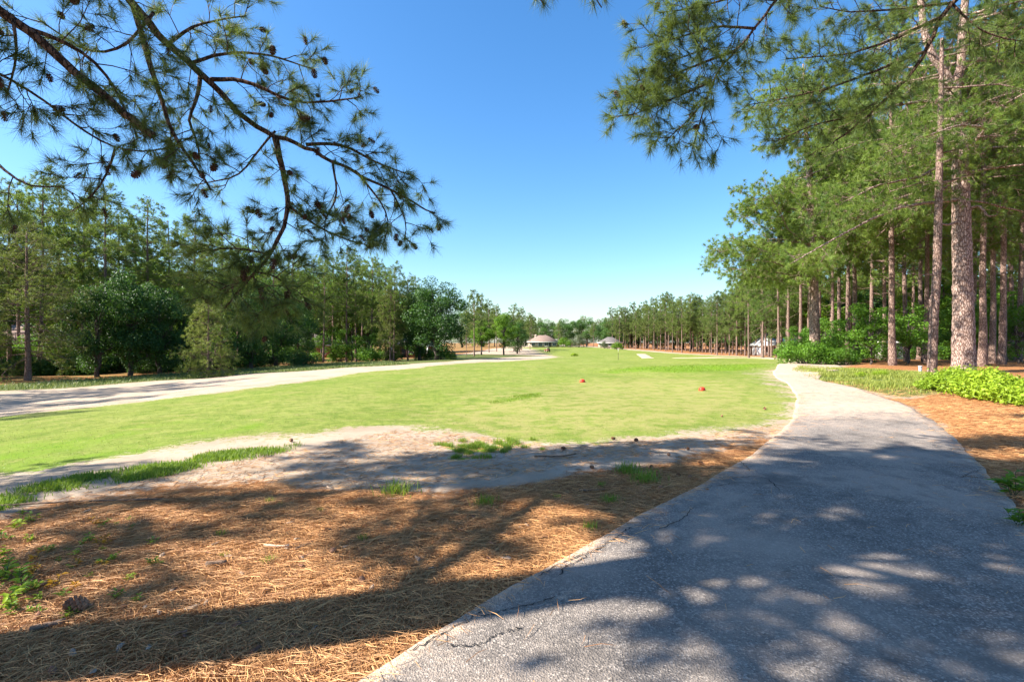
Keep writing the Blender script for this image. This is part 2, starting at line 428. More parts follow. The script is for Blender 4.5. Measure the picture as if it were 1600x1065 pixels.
def graded(fine_lo, fine_hi, step, lo, hi, g):
    mid = list(np.arange(fine_lo, fine_hi+1e-6, step)); a = []; s = step; x = fine_hi
    while x < hi: s *= g; x += s; a.append(x)
    b = []; s = step; x = fine_lo
    while x > lo: s *= g; x -= s; b.append(x)
    return np.array(b[::-1]+mid+a)
gx = graded(-6.0, 6.0, .06, -700, 700, 1.033)
gy = graded(2.0, 9.0, .06, -60, 900, 1.027)
GX, GY = np.meshgrid(gx, gy); nx, ny = len(gx), len(gy)
X = GX.ravel(); Y = GY.ravel(); Z = H(X, Y)
dist = np.sqrt(X*X+Y*Y)
bl = np.clip(dist*.04, .12, 2.5)              # width of the blend, wider far off
def w_in(poly, scale=1.0): return np.clip(.5+.5*sdist(poly, X, Y)/(bl*scale), 0, 1)
a_turf = w_in(turf, 2.6)
a_sandstrip = w_in(sandp)
a_straw = np.maximum(w_in(straw, 2.6), w_in(straw_r, 1.0))
woods_r = np.array([[13.5, 27], [19, 26], [30, 24], [30, -60], [700, -60], [700, 900], [60, 900], [44, 240], [44, 200], [54, 150], [56, 105], [47, 78], [34, 62], [27.5, 55], [28, 46], [25.2, 38], [19.5, 30]])
woods_l = np.array([[-700, -60], [-33, -60], [-33, 10], [-34, 25], [-30, 40], [-27, 55], [-26, 75], [-24, 98], [-18, 130], [-10, 180], [-4, 240], [-4, 900], [-700, 900]])
a_straw = np.maximum(a_straw, np.maximum(w_in(woods_r), w_in(woods_l)))
a_straw *= (1-w_in(verge, .6))
a_rough = w_in(verge, .6)
lv = np.vstack([poly_world(sand_l_px), [[-10, 150], [-18, 130], [-24, 98], [-26, 75], [-27, 55], [-30, 40], [-34, 25], [-33, 10], [-33, 5]]])
a_rough = np.maximum.reduce([a_rough, w_in(lv), w_in(woods_l)*.47])
a_turf = a_turf*(1-a_sandstrip)
gs = w_in(grass_strip, 2.0)
cl = np.zeros_like(X)
for (pp, rx, ry) in clump_px:
    c = ground(*pp); cl = np.maximum(cl, np.exp(-(((X-c[0])/rx)**2+((Y-c[1])/ry)**2)))
a_turf = np.maximum(a_turf, np.maximum(gs*.5, cl*.6))
a_lush = np.maximum.reduce([w_in(lush_ridge, 1.6)*.8, w_in(lush_tee, 1.4)*.75, gs*.9, cl*.9, .5*sstep(0, -6, X)*sstep(5, 6.5, Y)*(1-sstep(9, 14, Y))])
a_dry = np.maximum(w_in(dry_tee, 3.0)*.75, .28)
litter = np.clip(w_in(straw, 5)*.9+.2*(np.abs(X) < 14)*(Y < 11), 0, 1)*(1-a_sandstrip)
attrs_all = dict(turf=a_turf, straw=a_straw, rough=a_rough, lush=a_lush, dry=a_dry, litter=litter)

ii = np.arange(ny-1)[:, None]; jj = np.arange(nx-1)[None, :]
Q = np.stack([ii*nx+jj, ii*nx+jj+1, (ii+1)*nx+jj+1, (ii+1)*nx+jj], -1).reshape(-1, 4)
fx = X[Q].mean(1); fy = Y[Q].mean(1)
def inside(poly): return sdist(poly, fx, fy) > 0
cls = np.zeros(len(Q), int)
cls[inside(turf)] = 1
cls[inside(sandp)] = 2
cls[inside(straw) | inside(straw_r)] = 3
cls[inside(woods_l) | inside(woods_r)] = 4
VZ = np.stack([X, Y, Z], -1)
for ci, nm, lb, ct in ((0, 'ground', 'sandy bare ground and rough between the turf and the woods', 'ground'),
               (1, 'fairway', 'pale green mown turf of the tee and fairway', 'grass'),
               (2, 'sand_strip', 'long pale sand strip beside the left woods', 'sand'),
               (3, 'pine_straw_bed', 'orange pine straw bed on both sides of the cart path', 'ground'),
               (4, 'woodland_floor', 'orange straw covered floor under the pine woods', 'ground')):
    q = Q[cls == ci]; u, inv = np.unique(q, return_inverse=True)
    me = mk_mesh(nm, VZ[u], inv.reshape(-1, 4), M['ground'], True, {k: v[u] for k, v in attrs_all.items()})
    ob(nm, me, None, 'structure', lb, ct)

# ------------------------------------------------------------------ cart path (a slab 3 cm proud with ragged edges)
NC = 26
tt = np.linspace(0, 1, NC)
wav = np.zeros(NP)
idx = np.arange(NP)
def wob(seed, amp):
    r = np.random.default_rng(seed); v = np.zeros(NP); s = np.concatenate([[0], np.cumsum(np.linalg.norm(np.diff(PL, axis=0), axis=1))])
    for f, a in ((.5, .6), (1.3, .4), (3.1, .3), (7.0, .16), (15., .10)):
        v += a*np.sin(s*f+r.uniform(0, 6.28))*r.uniform(.6, 1)
    return v*amp
dirLR = unit(PR-PL)
L2 = PL+dirLR*wob(3, .075)[:, None]; R2 = PR+dirLR*wob(8, .10)[:, None]
PX = L2[:, None, :]*(1-tt[None, :, None])+R2[:, None, :]*tt[None, :, None]
pz = H(PX[..., 0], PX[..., 1])+.03+.03*np.sin(tt*math.pi)[None, :]
Vp = np.concatenate([PX, pz[..., None]], -1)
wid = np.linalg.norm(R2-L2, axis=1)[:, None]
edge = np.minimum(tt[None, :], 1-tt[None, :])*wid
dust = np.clip(.62-edge*1.9, 0, 1)+.12
px_, py_ = PX[..., 0], PX[..., 1]
for (q, rx, ry, a) in (((885, 938), .16, .10, .8), ((1330, 716), .9, .35, .62), ((1480, 770), .7, .3, .5), ((1380, 790), .8, .2, .45), ((1160, 578), 1.5, 1.2, .9), ((1300, 618), 2.2, .35, .75), ((1360, 650), 1.2, 1.0, .45), ((1200, 765), .2, .12, .6), ((650, 1035), .5, .12, .5)):
    c = ground(*q); dust = np.maximum(dust, a*np.exp(-(((px_-c[0])/rx)**2+((py_-c[1])/ry)**2)))
dust = np.maximum(dust, .72*sstep(7.5, 12, py_))
# skirts
skl = Vp[:, :1].copy(); skl[:, :, 2] -= .09; skl[:, :, :2] -= (dirLR*.03)[:, None]
skr = Vp[:, -1:].copy(); skr[:, :, 2] -= .09; skr[:, :, :2] += (dirLR*.03)[:, None]
Vf = np.concatenate([skl, Vp, skr], 1); n2 = NC+2
df = np.concatenate([dust[:, :1], dust, dust[:, -1:]], 1)
i = np.arange(NP-1)[:, None]; j = np.arange(n2-1)[None, :]
Qp = np.stack([i*n2+j, i*n2+j+1, (i+1)*n2+j+1, (i+1)*n2+j], -1).reshape(-1, 4)
cart_path = ob('cart_path', mk_mesh('cart_path', Vf.reshape(-1, 3), Qp, M['path'], False, dict(dust=df.ravel())), None, 'structure', 'cracked grey asphalt cart path winding beside the tee', 'path')
def crack(pts, wpx=.012):
    P = np.array([ground(*p)[:2] for p in pts]); P = resample(P, max(8, int(len(pts)*7)))
    P[1:-1] += rng.normal(0, .008, (len(P)-2, 2))
    T = unit(np.gradient(P, axis=0)); N = np.stack([-T[:, 1], T[:, 0]], -1)
    wd = wpx*rng.uniform(.4, 1.3, len(P)); wd[0] = wd[-1] = .001
    A = P+N*wd[:, None]/2; B = P-N*wd[:, None]/2
    def zz(p):
        # height of the slab there
        d = np.linalg.norm(PX.reshape(-1, 2)[None]-p[:, None], axis=-1); return pz.ravel()[d.argmin(1)]+.006
    V = np.vstack([np.column_stack([A, zz(A)]), np.column_stack([B, zz(B)])]); k = len(P); a = np.arange(k-1)
    ob('crack', mk_mesh('crack', V, np.stack([a, a+1, a+1+k, a+k], -1), M['crack']), cart_path)
for c in ([(745, 975), (790, 962), (830, 955), (868, 943)], [(872, 908), (885, 893), (915, 878), (945, 858)], [(945, 858), (965, 845), (985, 830)], [(840, 908), (870, 890), (905, 876), (945, 860)],
          [(1095, 768), (1150, 760), (1200, 763), (1245, 772)], [(1140, 752), (1180, 750), (1200, 756), (1222, 778)], [(1372, 735), (1430, 742), (1500, 748), (1555, 752)], [(755, 1018), (775, 1003), (800, 997), (815, 993)], [(700, 1020), (735, 1022), (755, 1018)],
          [(1500, 752), (1520, 742), (1535, 738)], [(640, 1028), (700, 995), (760, 960)], [(1155, 722), (1165, 732), (1172, 742)], [(1030, 835), (1060, 822), (1085, 800)]):
    crack(c, .009)

# ------------------------------------------------------------------ blades: pine straw, grass
def blades(P, length, width, tilt, mat, name, bend=.3, flat=False, var=None):
    """one tapered two-segment blade per point"""
    n = len(P); az = rng.uniform(0, 2*math.pi, n)
    hd = np.stack([np.cos(az), np.sin(az), np.zeros(n)], -1); sd_ = np.stack([-np.sin(az), np.cos(az), np.zeros(n)], -1)
    L = length*rng.uniform(.55, 1.25, n)[:, None]; tl = np.broadcast_to(tilt, (n,))*1.0
    e = (rng.uniform(-.12, .25, n) if flat else (math.pi/2-np.abs(rng.normal(0, 1, n))*tl))[:, None]
    d1 = hd*np.cos(e)+np.array([0, 0, 1])*np.sin(e)
    side_b = rng.normal(0, bend, n)[:, None]
    d2 = unit(d1+sd_*side_b+np.array([0, 0, -1])*(abs(side_b)*.8 if not flat else .15))
    if not flat: d2 = unit(d1+hd*abs(side_b))
    m1 = P+d1*L*.5; tp = m1+d2*L*.5
    wv = sd_*width*.5
    if flat: wv = (sd_*.8+np.array([0, 0, .6]))*width*.5
    V = np.stack([P-wv, P+wv, m1-wv*.9, m1+wv*.9, tp], 1).reshape(-1, 3)
    b = np.arange(n)[:, None]*5
    Q4 = b+np.array([[0, 1, 3, 2]]); T3 = b+np.array([[2, 3, 4]])
    v = rng.uniform(0, 1, n) if var is None else var
    return mk_mesh(name, V, [T3, Q4], mat, False, dict(var=np.repeat(v, 5)))
def scatter(poly, n, dens=None):
    poly = np.asarray(poly); lo = poly.min(0); hi = poly.max(0); out = []
    tot = 0
    while tot < n:
        p = rng.uniform(lo, hi, (n*2, 2)); p = p[sdist(poly, p[:, 0], p[:, 1]) > 0]
        if dens is not None: p = p[rng.uniform(0, 1, len(p)) < dens(p)]
        out.append(p); tot += len(p)
    p = np.vstack(out)[:n]
    return np.column_stack([p, H(p[:, 0], p[:, 1])])
near_straw = np.vstack([poly_world([(-60, 815), (110, 784), (250, 762), (400, 754), (560, 766), (690, 770), (800, 760), (900, 744), (1000, 729), (1100, 708), (1190, 690), (1262, 715), (1225, 762), (1130, 815), (1030, 868), (890, 965), (770, 1065)]), [[-.4, 1.9], [-5, 1.9]]])
pn = scatter(near_straw, 150000, lambda p: np.clip(1.35-np.hypot(p[:, 0], p[:, 1])*.1, .25, 1)*np.clip((sdist(np.asarray(near_straw), p[:, 0], p[:, 1])+.25*np.sin(p[:, 0]*4+np.sin(p[:, 1]*5)*2))/.8, .04, 1))
pn = pn[sdist(path_poly, pn[:, 0], pn[:, 1]) < .02]
pn[:, 2] += rng.uniform(.0, .025, len(pn))
ob('pine_straw', blades(pn, .17, .0032, 0, M['straw_blade'], 'pine_straw', .35, True), None, 'stuff', 'loose orange pine needles carpeting the ground left of the path', 'pine straw')
pr = scatter(np.vstack([PR[(PR[:, 1] < 22) & (PR[:, 1] > 2.2)][::5], [[16.5, 18], [12, 6], [5.5, 2.2]]]), 36000, lambda p: np.clip(1.3-np.hypot(p[:, 0], p[:, 1])*.06, .2, 1))
pr[:, 2] += rng.uniform(0, .03, len(pr))
ob('pine_straw', blades(pr, .18, .0045, 0, M['straw_blade'], 'pine_straw', .35, True), None, 'stuff', 'loose orange pine needles on the bank right of the path', 'pine straw')
# needles blown onto the asphalt, thickest at its edges
near_path = np.vstack([PL[(PL[:, 1] < 16) & (PL[:, 1] > 1.8)][::4], PR[(PR[:, 1] < 16) & (PR[:, 1] > 1.8)][::-4]])
pw = scatter(near_path, 1500, lambda p: np.clip(np.exp(-sdist(near_path, p[:, 0], p[:, 1])/.16), .03, 1))
pw[:, 2] += .066
ob('pine_straw', blades(pw, .15, .0035, 0, M['straw_blade'], 'pine_straw', .35, True), None, 'stuff', 'stray brown needles blown onto the asphalt cart path', 'pine straw')
# thin scatter of needles over the bare dirt
bare = poly_world([(0, 795), (330, 730), (620, 672), (700, 676), (880, 698), (1080, 682), (1230, 660), (1190, 690), (900, 730), (600, 770), (250, 760)])
pb = scatter(bare, 6000); pb[:, 2] += .006
ob('pine_straw', blades(pb, .15, .005, 0, M['straw_blade'], 'pine_straw', .35, True), None, 'stuff', 'sparse brown needles strewn over the bare pale sand', 'pine straw')
# grass
def patchy(poly, wd, f=1.0):
    def g_(p):
        x, y = p[:, 0]*f, p[:, 1]*f
        nz = np.sin(x*2.3+1.7*np.sin(y*1.9))*np.sin(y*3.1+1.3*np.sin(x*2.7))+.5*np.sin(x*6.1+y*4.7)*np.sin(y*7.3-x*3.3)
        return np.clip(sdist(poly, p[:, 0], p[:, 1])/wd, 0, 1)*np.clip(.35+nz*.9, .03, 1)
    return g_
pg = scatter(grass_strip, 13000, patchy(grass_strip, .25))
ob('grass_strip', blades(pg, .06, .008, .8, M['grass'], 'grass_strip', .4), None, 'stuff', 'ragged strip of longer green grass between turf and pine straw', 'grass')
ptf = scatter(np.vstack([poly_world(turf_px[1:14]), [[14, 22], [-18, 22], [-13, 11]]]), 36000, lambda p: np.clip(1.5-np.hypot(p[:, 0], p[:, 1])*.065, .15, 1))
ob('turf_grass', blades(ptf, .020, .006, .9, M['turf_blade'], 'turf_grass', .5), None, 'stuff', 'short pale blades of the mown turf nearest the tee', 'grass')
def soft(poly, wd):
    return lambda p: np.clip(sdist(poly, p[:, 0], p[:, 1])/wd, 0, 1)*(.25+.75*(np.sin(p[:, 0]*1.9+p[:, 1])*np.sin(p[:, 1]*1.3-p[:, 0]*.7) > -.25))
plr = scatter(lush_ridge, 7000, soft(lush_ridge, 1.2))
ob('lush_grass', blades(plr, .05, .02, 1.0, M['grass'], 'lush_grass', .5), None, 'stuff', 'longer bright green grass along the back edge of the tee', 'grass')
plt_ = scatter(lush_tee, 3500, soft(lush_tee, .6))
ob('lush_grass', blades(plt_, .03, .010, 1.0, M['grass'], 'lush_grass', .5), None, 'stuff', 'bright green grass patch on the left shoulder of the tee', 'grass')
pvg = scatter(verge, 22000, patchy(verge, .8, .5))
ob('verge_grass', blades(pvg, .17, .016, .6, M['grass_verge'], 'verge_grass', .6), None, 'stuff', 'tall yellow green grass on the verge right of the path', 'grass')
plv = scatter(np.vstack([poly_world([(-60, 616), (0, 611), (180, 600), (300, 592), (440, 581), (560, 573), (640, 569)]), [[-22, 92], [-26, 75], [-27, 55], [-30, 40], [-34, 25]]]), 42000)
ob('rough_grass', blades(plv, .22, .03, .7, M['rough_grass'], 'rough_grass', .6), None, 'stuff', 'shaded rough grass between the sand strip and the left woods', 'grass')

# ------------------------------------------------------------------ pine foliage
def tuft_mesh_arrays(P, D, n, length, width, spread=1.0, stem=.10):
    """needle tufts: P (N,3) tips, D (N,3) axis. Each needle one thin triangle."""
    N = len(P)
    Dn = np.repeat(unit(D), n, 0); Pn = np.repeat(P, n, 0)
    r = rvec(N*n)
    d = unit(Dn*rng.uniform(.15, 1.15, (N*n, 1))+r*spread)
    base = Pn-Dn*rng.uniform(0, stem, (N*n, 1))
    L = length*rng.uniform(.6, 1.1, (N*n, 1))
    s = unit(np.cross(d, rvec(N*n)))*width*.5
    tip = base+d*L; tip[:, 2] -= L[:, 0]*.10
    V = np.stack([base-s, base+s, tip], 1).reshape(-1, 3)
    T = np.arange(N*n*3).reshape(-1, 3)
    var = np.clip(np.repeat(rng.beta(2, 2, N), n)+rng.normal(0, .10, N*n), 0, 1)
    return V, T, np.repeat(var, 3)

def curve_pts(p0, d0, L, n=5, droop=0.0, jit=.15):
    P = [np.array(p0, float)]; d = np.array(d0, float); d /= np.linalg.norm(d)+1e-9
    for _ in range(n-1):
        d = d+rng.normal(0, jit, 3)+np.array([0, 0, -droop]); d /= np.linalg.norm(d)
        P.append(P[-1]+d*L/(n-1))
    return np.array(P)

def perp_dir(t, out_w=.9):
    r = rng.normal(size=3); r -= t*np.dot(r, t); r /= np.linalg.norm(r)+1e-9
    return r

def twig_cluster(wood, TP, TD, limb, n_br, Lb, start=.3, r0=.012, sub=4, Ls=.35, droop=.1, nseg=4, up=.25, fwd=.6, keep=None):
    """branchlets with tufted twigs along a limb polyline"""
    limb = np.asarray(limb); s = np.concatenate([[0], np.cumsum(np.linalg.norm(np.diff(limb, axis=0), axis=1))]); tot = s[-1]
    ts = start+(1-start)*(np.arange(n_br)+rng.uniform(.1, .9, n_br))/n_br
    for t in ts:
        p = np.array([np.interp(t*tot, s, limb[:, i]) for i in range(3)])
        k = min(len(limb)-2, max(0, np.searchsorted(s, t*tot)-1)); tg = limb[k+1]-limb[k]; tg = tg/(np.linalg.norm(tg)+1e-9)
        d = tg*fwd+perp_dir(tg)*.9+np.array([0, 0, up])
        L = Lb*rng.uniform(.5, 1.2)*(1.1-.5*t)
        B = curve_pts(p, d, L, 5, droop, .18)
        if keep is not None and not keep(B[-1]): continue
        wood.tube(B, np.linspace(r0, r0*.45, 5), nseg, False)
        TP.append(B[-1]); TD.append(B[-1]-B[-2])
        for _ in range(sub):
            q = rng.uniform(.25, .95); i0 = min(3, int(q*4)); f = q*4-i0
            bp = B[i0]*(1-f)+B[i0+1]*f; tg2 = unit(B[i0+1]-B[i0])
            S = curve_pts(bp, tg2*.7+perp_dir(tg2)*.8+np.array([0, 0, .12]), Ls*rng.uniform(.5, 1.2), 3, droop*.5, .15)
            if keep is not None and not keep(S[-1]): continue
            wood.tube(S, np.linspace(r0*.55, r0*.3, 3), 3, False)
            TP.append(S[-1]); TD.append(S[-1]-S[-2])
    # the limb's own tip
    if keep is None or keep(limb[-1]): TP.append(limb[-1]); TD.append(limb[-1]-limb[-2])

def pine_proto(name, seed, h, crown0, rad, n_limbs, tr, needle_mat, bark, n_br=7, sub=4, nn=16, nl=.24, nw=.02, lean=0.0, prof='tall', droop=.06, Lb=1.0, dead=6, extra=None, Ls=.5):
    """returns [(part, mesh), ...]; the trunk stands at the origin"""
    global rng
    keep_rng = rng; rng = np.random.default_rng(seed)
    tw = MB(); k = 12
    zz = np.linspace(-.25, h, k)
    off = np.cumsum(rng.normal(0, .012*h/10, (k, 2)), 0); off -= off[1]; off[:, 0] += lean*(zz/h)
    P = np.column_stack([off, zz])
    fr = zz/h
    rr = tr*(1-.75*np.clip(fr, 0, 1)**1.15); rr[0] = tr*1.35; rr[1] = tr*1.08
    rr = np.maximum(rr, .03)
    Pf = np.stack([np.interp(np.linspace(-.25, h, 40), zz, P[:, i]) for i in range(3)], -1); rf = np.interp(np.linspace(-.25, h, 40), zz, rr)
    tw.tube(Pf, rf, 12, True, .035)
    lw = MB(); wood = MB(); TP = []; TD = []
    hs = crown0*h+(h*.985-crown0*h)*(np.arange(n_limbs)+rng.uniform(0, 1, n_limbs))/n_limbs
    az = np.arange(n_limbs)*2.4+rng.uniform(-.5, .5, n_limbs)
    for hh, a in zip(hs, az):
        q = (hh-crown0*h)/(h-crown0*h)
        if prof == 'tall': pr_ = (.55+.75*math.sin(min(1, q*1.15+.22)*math.pi*.62+.25))*(1-.75*q**2.2)
        elif prof == 'cone': pr_ = 1.05-.85*q
        else: pr_ = (.85+.3*math.sin(q*3))*(1-.7*q**2)
        L = max(.5, rad*pr_*rng.uniform(.7, 1.15))
        p0 = np.array([np.interp(hh, zz, P[:, 0]), np.interp(hh, zz, P[:, 1]), hh])
        el = -.12+.85*q+rng.normal(0, .12)
        d = np.array([math.cos(a)*math.cos(el), math.sin(a)*math.cos(el), math.sin(el)])
        B = curve_pts(p0, d, L, 6, droop-.05*q, .10)
        r0 = max(.015, min(.30*np.interp(hh, zz, rr), .022*L+.012))
        lw.tube(B, np.linspace(r0, r0*.3, 6), 5, False)
        twig_cluster(wood, TP, TD, B, max(2, int(n_br*L/rad+.5)), Lb, .28, .014, sub, Ls, .05, 3, .3)
    for _ in range(dead):
        hh = h*rng.uniform(.2, max(.22, crown0)); a = rng.uniform(0, 6.28)
        p0 = np.array([np.interp(hh, zz, P[:, 0]), np.interp(hh, zz, P[:, 1]), hh])
        B = curve_pts(p0, [math.cos(a), math.sin(a), rng.uniform(-.25, .3)], rng.uniform(.5, 1.8), 5, .04, .2)
        lw.tube(B, np.linspace(.025, .008, 5), 4, False)
    V, T, var = tuft_mesh_arrays(np.array(TP), np.array(TD), nn, nl, nw, .85, .16)
    rng = keep_rng
    lw.add(np.vstack(wood.V), None, np.vstack(wood.Q))
    parts = [('trunk', tw.mesh(name+'_trunk', bark, True)), ('limbs', lw.mesh(name+'_limbs', bark, True))]
    parts.append(('crown', mk_mesh(name+'_crown', V, T, needle_mat, False, dict(var=var))))
    return parts

def leaf_quads(C, Nrm, size, aspect=.6):
    """folded diamond leaves: centre C, normal direction Nrm"""
    n = len(C); a = unit(np.cross(Nrm, rvec(n))); b = unit(np.cross(Nrm, a))
    sz = size*rng.uniform(.6, 1.25, (n, 1))
    t = C+a*sz*.5; s = C-a*sz*.5; up = unit(Nrm)*sz*.12
    l = C+b*sz*.5*aspect+up; r_ = C-b*sz*.5*aspect+up
    V = np.stack([s, l, t, r_], 1).reshape(-1, 3); bb = np.arange(n)[:, None]*4
    T = np.vstack([bb+np.array([[0, 1, 2]]), bb+np.array([[0, 2, 3]])])
    return V, T

def broadleaf_proto(name, seed, h, rx, crown0, n_clump, n_leaf, size, mat, bark, tr=.2, n_limb=9, squash=1.0):
    global rng
    keep_rng = rng; rng = np.random.default_rng(seed)
    tw = MB(); zz = np.linspace(-.2, h*.8, 12); off = np.cumsum(rng.normal(0, .012*h, (12, 2)), 0); off -= off[1]
    tw.tube(np.column_stack([off, zz]), tr*np.linspace(1.25, .25, 12), 9, True, .04)
    cz = (crown0*h+h)/2; rz = (h-crown0*h)/2
    C = []; rad = []
    while len(C) < n_clump:
        v = rvec(1)[0]*rng.uniform(.25, 1)**.55
        zf = v[2]; wid = 1.0-.25*max(0, zf)
        C.append([v[0]*rx*wid, v[1]*rx*wid, cz+v[2]*rz]); rad.append(rx*rng.uniform(.16, .32))
    C = np.array(C); rad = np.array(rad)
    lw = MB()
    for c in C[:n_limb*3]:
        p0 = np.array([0, 0, min(h*.75, max(h*.12, c[2]*.55))]); mid = (p0+c)/2+np.array([0, 0, .12*h*rng.uniform(-.3, .8)])
        lw.tube(np.array([p0, (p0+mid)/2, mid, c]), np.array([tr*.35, tr*.27, tr*.18, tr*.06]), 5, False)
    ci = rng.choice(n_clump, n_leaf, p=rad**2/np.sum(rad**2))
    v = rvec(n_leaf); v[:, 2] = v[:, 2]*.75+.1
    P = C[ci]+v*rad[ci][:, None]*rng.uniform(.35, 1.05, (n_leaf, 1))**.6
    N = unit(v*.6+np.array([0, 0, .5])+rng.normal(0, .5, (n_leaf, 3)))
    V, T = leaf_quads(P, N, size)
    var = np.clip(np.repeat(np.random.default_rng(seed+1).beta(2, 2, n_clump)[ci]*.7+rng.uniform(0, .35, n_leaf), 4), 0, 1)
    rng = keep_rng
    return [('trunk', tw.mesh(name+'_trunk', bark, True)), ('limbs', lw.mesh(name+'_limbs', bark, True)), ('crown', mk_mesh(name+'_crown', V, T, mat, False, dict(var=var)))]

def shrub_proto(name, seed, rx, rz, n_clump, n_leaf, size, mat, bark, low=False):
    global rng
    keep_rng = rng; rng = np.random.default_rng(seed)
    C = rvec(n_clump)*np.array([rx, rx, rz])*rng.uniform(.3, .85, (n_clump, 1))**.6; C[:, 2] = np.abs(C[:, 2])+.15*rz
    rad = rx*rng.uniform(.22, .42, n_clump)
    st = MB()
    for c in C[:14]:
        st.tube(np.array([[c[0]*.1, c[1]*.1, -.05], [c[0]*.5, c[1]*.5, c[2]*.6], c]), np.array([.02, .014, .006])*(.5+rx*.5), 4, False)
    ci = rng.integers(0, n_clump, n_leaf); v = rvec(n_leaf)
    P = C[ci]+v*rad[ci][:, None]*np.array([1, 1, .8])*rng.uniform(.3, 1.05, (n_leaf, 1))**.6; P[:, 2] = np.abs(P[:, 2])+.02
    V, T = leaf_quads(P, unit(v*.5+np.array([0, 0, .7])+rng.normal(0, .5, (n_leaf, 3))), size)
    var = np.clip(np.repeat(rng.beta(2, 2, n_clump)[ci]*.6+rng.uniform(0, .45, n_leaf), 4), 0, 1)
    rng = keep_rng
    return [('stem', st.mesh(name+'_stem', bark)), ('foliage', mk_mesh(name+'_foliage', V, T, mat, False, dict(var=var)))]

def place(proto, name, label, cat, group, loc, rz=None, sc=1.0, zs=1.0):
    loc = np.asarray(loc, float)
    if len(loc) == 2: loc = np.array([loc[0], loc[1], float(H(loc[0], loc[1]))])
    e = empty(name, loc, random.uniform(0, 6.28) if rz is None else rz, (sc, sc, sc*zs), label, cat, group)
    for pn_, me in proto:
        o = ob(pn_, me, e)
        if pn_ == 'crown' or pn_ == 'foliage' or pn_ == 'limbs': o['kind'] = 'stuff'
    return e

NB = M['needle']; FAR = M['needle_far']
PT = [pine_proto('pine_tall%d' % i, 20+i, 20, c0, r_, nl_, .19, NB, M['bark'], 7, 7, 22, .30, .028, ln, 'tall', .06, .95, 8, None, .42) for i, (c0, r_, nl_, ln) in enumerate(((.42, 3.5, 50, .3), (.5, 3.1, 44, -.4), (.36, 3.8, 56, .2)))]
PF = [pine_proto('pine_far%d' % i, 40+i, 20, c0, r_, nl_, .20, FAR, M['bark'], 6, 5, 18, .40, .055, 0, 'tall', .05, 1.0, 4, None, .5) for i, (c0, r_, nl_) in enumerate(((.36, 3.6, 46), (.44, 3.2, 40), (.3, 3.8, 52)))]
PE = [pine_proto('pine_edge%d' % i, 60+i, 15, .14, r_, 66, .22, M['needle_soft'], M['bark'], 10, 5, 20, .26, .024, 0, 'round', .05, 1.1, 2, None, .6) for i, r_ in enumerate((4.2, 3.6))]
PY = pine_proto('pine_young', 70, 6.5, .04, 2.5, 60, .10, M['needle_soft'], M['bark'], 8, 4, 20, .24, .024, 0, 'cone', .03, .8, 0)
BD = [broadleaf_proto('oak_dark%d' % i, 80+i, 13, 5.2, .08, 90, 17000, .30, M['leaf_dark'], M['bark_grey'], .3) for i in range(2)]
BB = [broadleaf_proto('maple_bright%d' % i, 90+i, 11, 3.7, .2, 70, 11000, .27, M['leaf_bright'], M['bark_grey'], .2) for i in range(2)]
BU = [broadleaf_proto('understory%d' % i, 95+i, 5.5, 2.1, .12, 40, 4200, .17, M['leaf_under'], M['bark_grey'], .07) for i in range(2)]
SH = [shrub_proto('bush%d' % i, 100+i, 1.3, 1.3, 30, 2600, .13, M['leaf_under'], M['bark_grey']) for i in range(2)]
SV = [shrub_proto('vine%d' % i, 105+i, 1.2, .55, 34, 2400, .13, M['leaf_vine'], M['bark_grey']) for i in range(2)]
SK = [shrub_proto('dark_bush%d' % i, 115+i, 1.6, 1.3, 34, 2600, .16, M['leaf_dark'], M['bark_grey']) for i in range(2)]
SO = shrub_proto('olive_bush', 110, 3.0, 4.0, 46, 5000, .22, M['leaf_olive'], M['bark_grey'])
SB = shrub_proto('lime_bush', 112, 2.6, 3.0, 40, 3600, .25, M['leaf_bright'], M['bark_grey'])

def tree_px(proto, px, d, top, h0, name, label, cat, group, width=1.0, rz=None):
    """stand a tree at depth d under pixel column px, scaled so that its top reaches pixel row top"""
    x = (px-CX)/F*d; z = float(H(x, d)); h = EYE-(top-CY)/F*d-z
    s = h/h0
    return place(proto, name, label, cat, group, (x, d, z), rz, s*width, 1/width)

# ---- left woods
gA = 'tall pines of the left woods'
for q, (px, top, d) in enumerate([(-150, 250, 50), (-95, 265, 56), (-50, 262, 50), (15, 290, 58), (62, 274, 54), (98, 306, 62), (128, 318, 56), (160, 300, 53), (190, 335, 64), (232, 320, 57), (268, 345, 66), (303, 334, 60), (345, 362, 68), (372, 380, 72), (398, 372, 75), (330, 372, 80), (215, 350, 76), (110, 330, 78), (30, 310, 76)]):
    tree_px(PT[q % 3], px, d*.86, top, 20, 'pine_tree', 'tall straight pine rising above the dark left woods behind the sand strip', 'pine tree', gA, 1.05)
gB = 'slender pines before the brick house'
for q, (px, top, d) in enumerate([(425, 392, 80), (455, 398, 86), (489, 405, 88), (505, 400, 84), (519, 402, 92), (541, 392, 86), (556, 398, 94), (580, 402, 90), (603, 428, 88), (615, 415, 84), (637, 432, 92), (470, 410, 104), (565, 412, 110), (594, 410, 106), (650, 436, 108)]):
    tree_px(PT[(q+1) % 3], px, d, top, 20, 'pine_tree', 'slender pine with bare lower trunk standing near the brick houses', 'pine tree', gB, .95)
tree_px(PE[0], 44, 36, 362, 15, 'pine_tree', 'broad soft green pine with low boughs at the edge of the sand strip', 'pine tree', None, 1.15)
tree_px(PE[1], -75, 34, 372, 15, 'pine_tree', 'broad low pine beyond the soft green pine by the sand', 'pine tree', None, 1.1)
tree_px(PE[1], 610, 84, 448, 15, 'pine_tree', 'bushy grey green pine beside the big dark oak', 'pine tree', None, .9)
tree_px(PY, 325, 39, 476, 6.5, 'pine_tree', 'small bushy young pine with boughs to the ground', 'pine tree', None, 1.15)
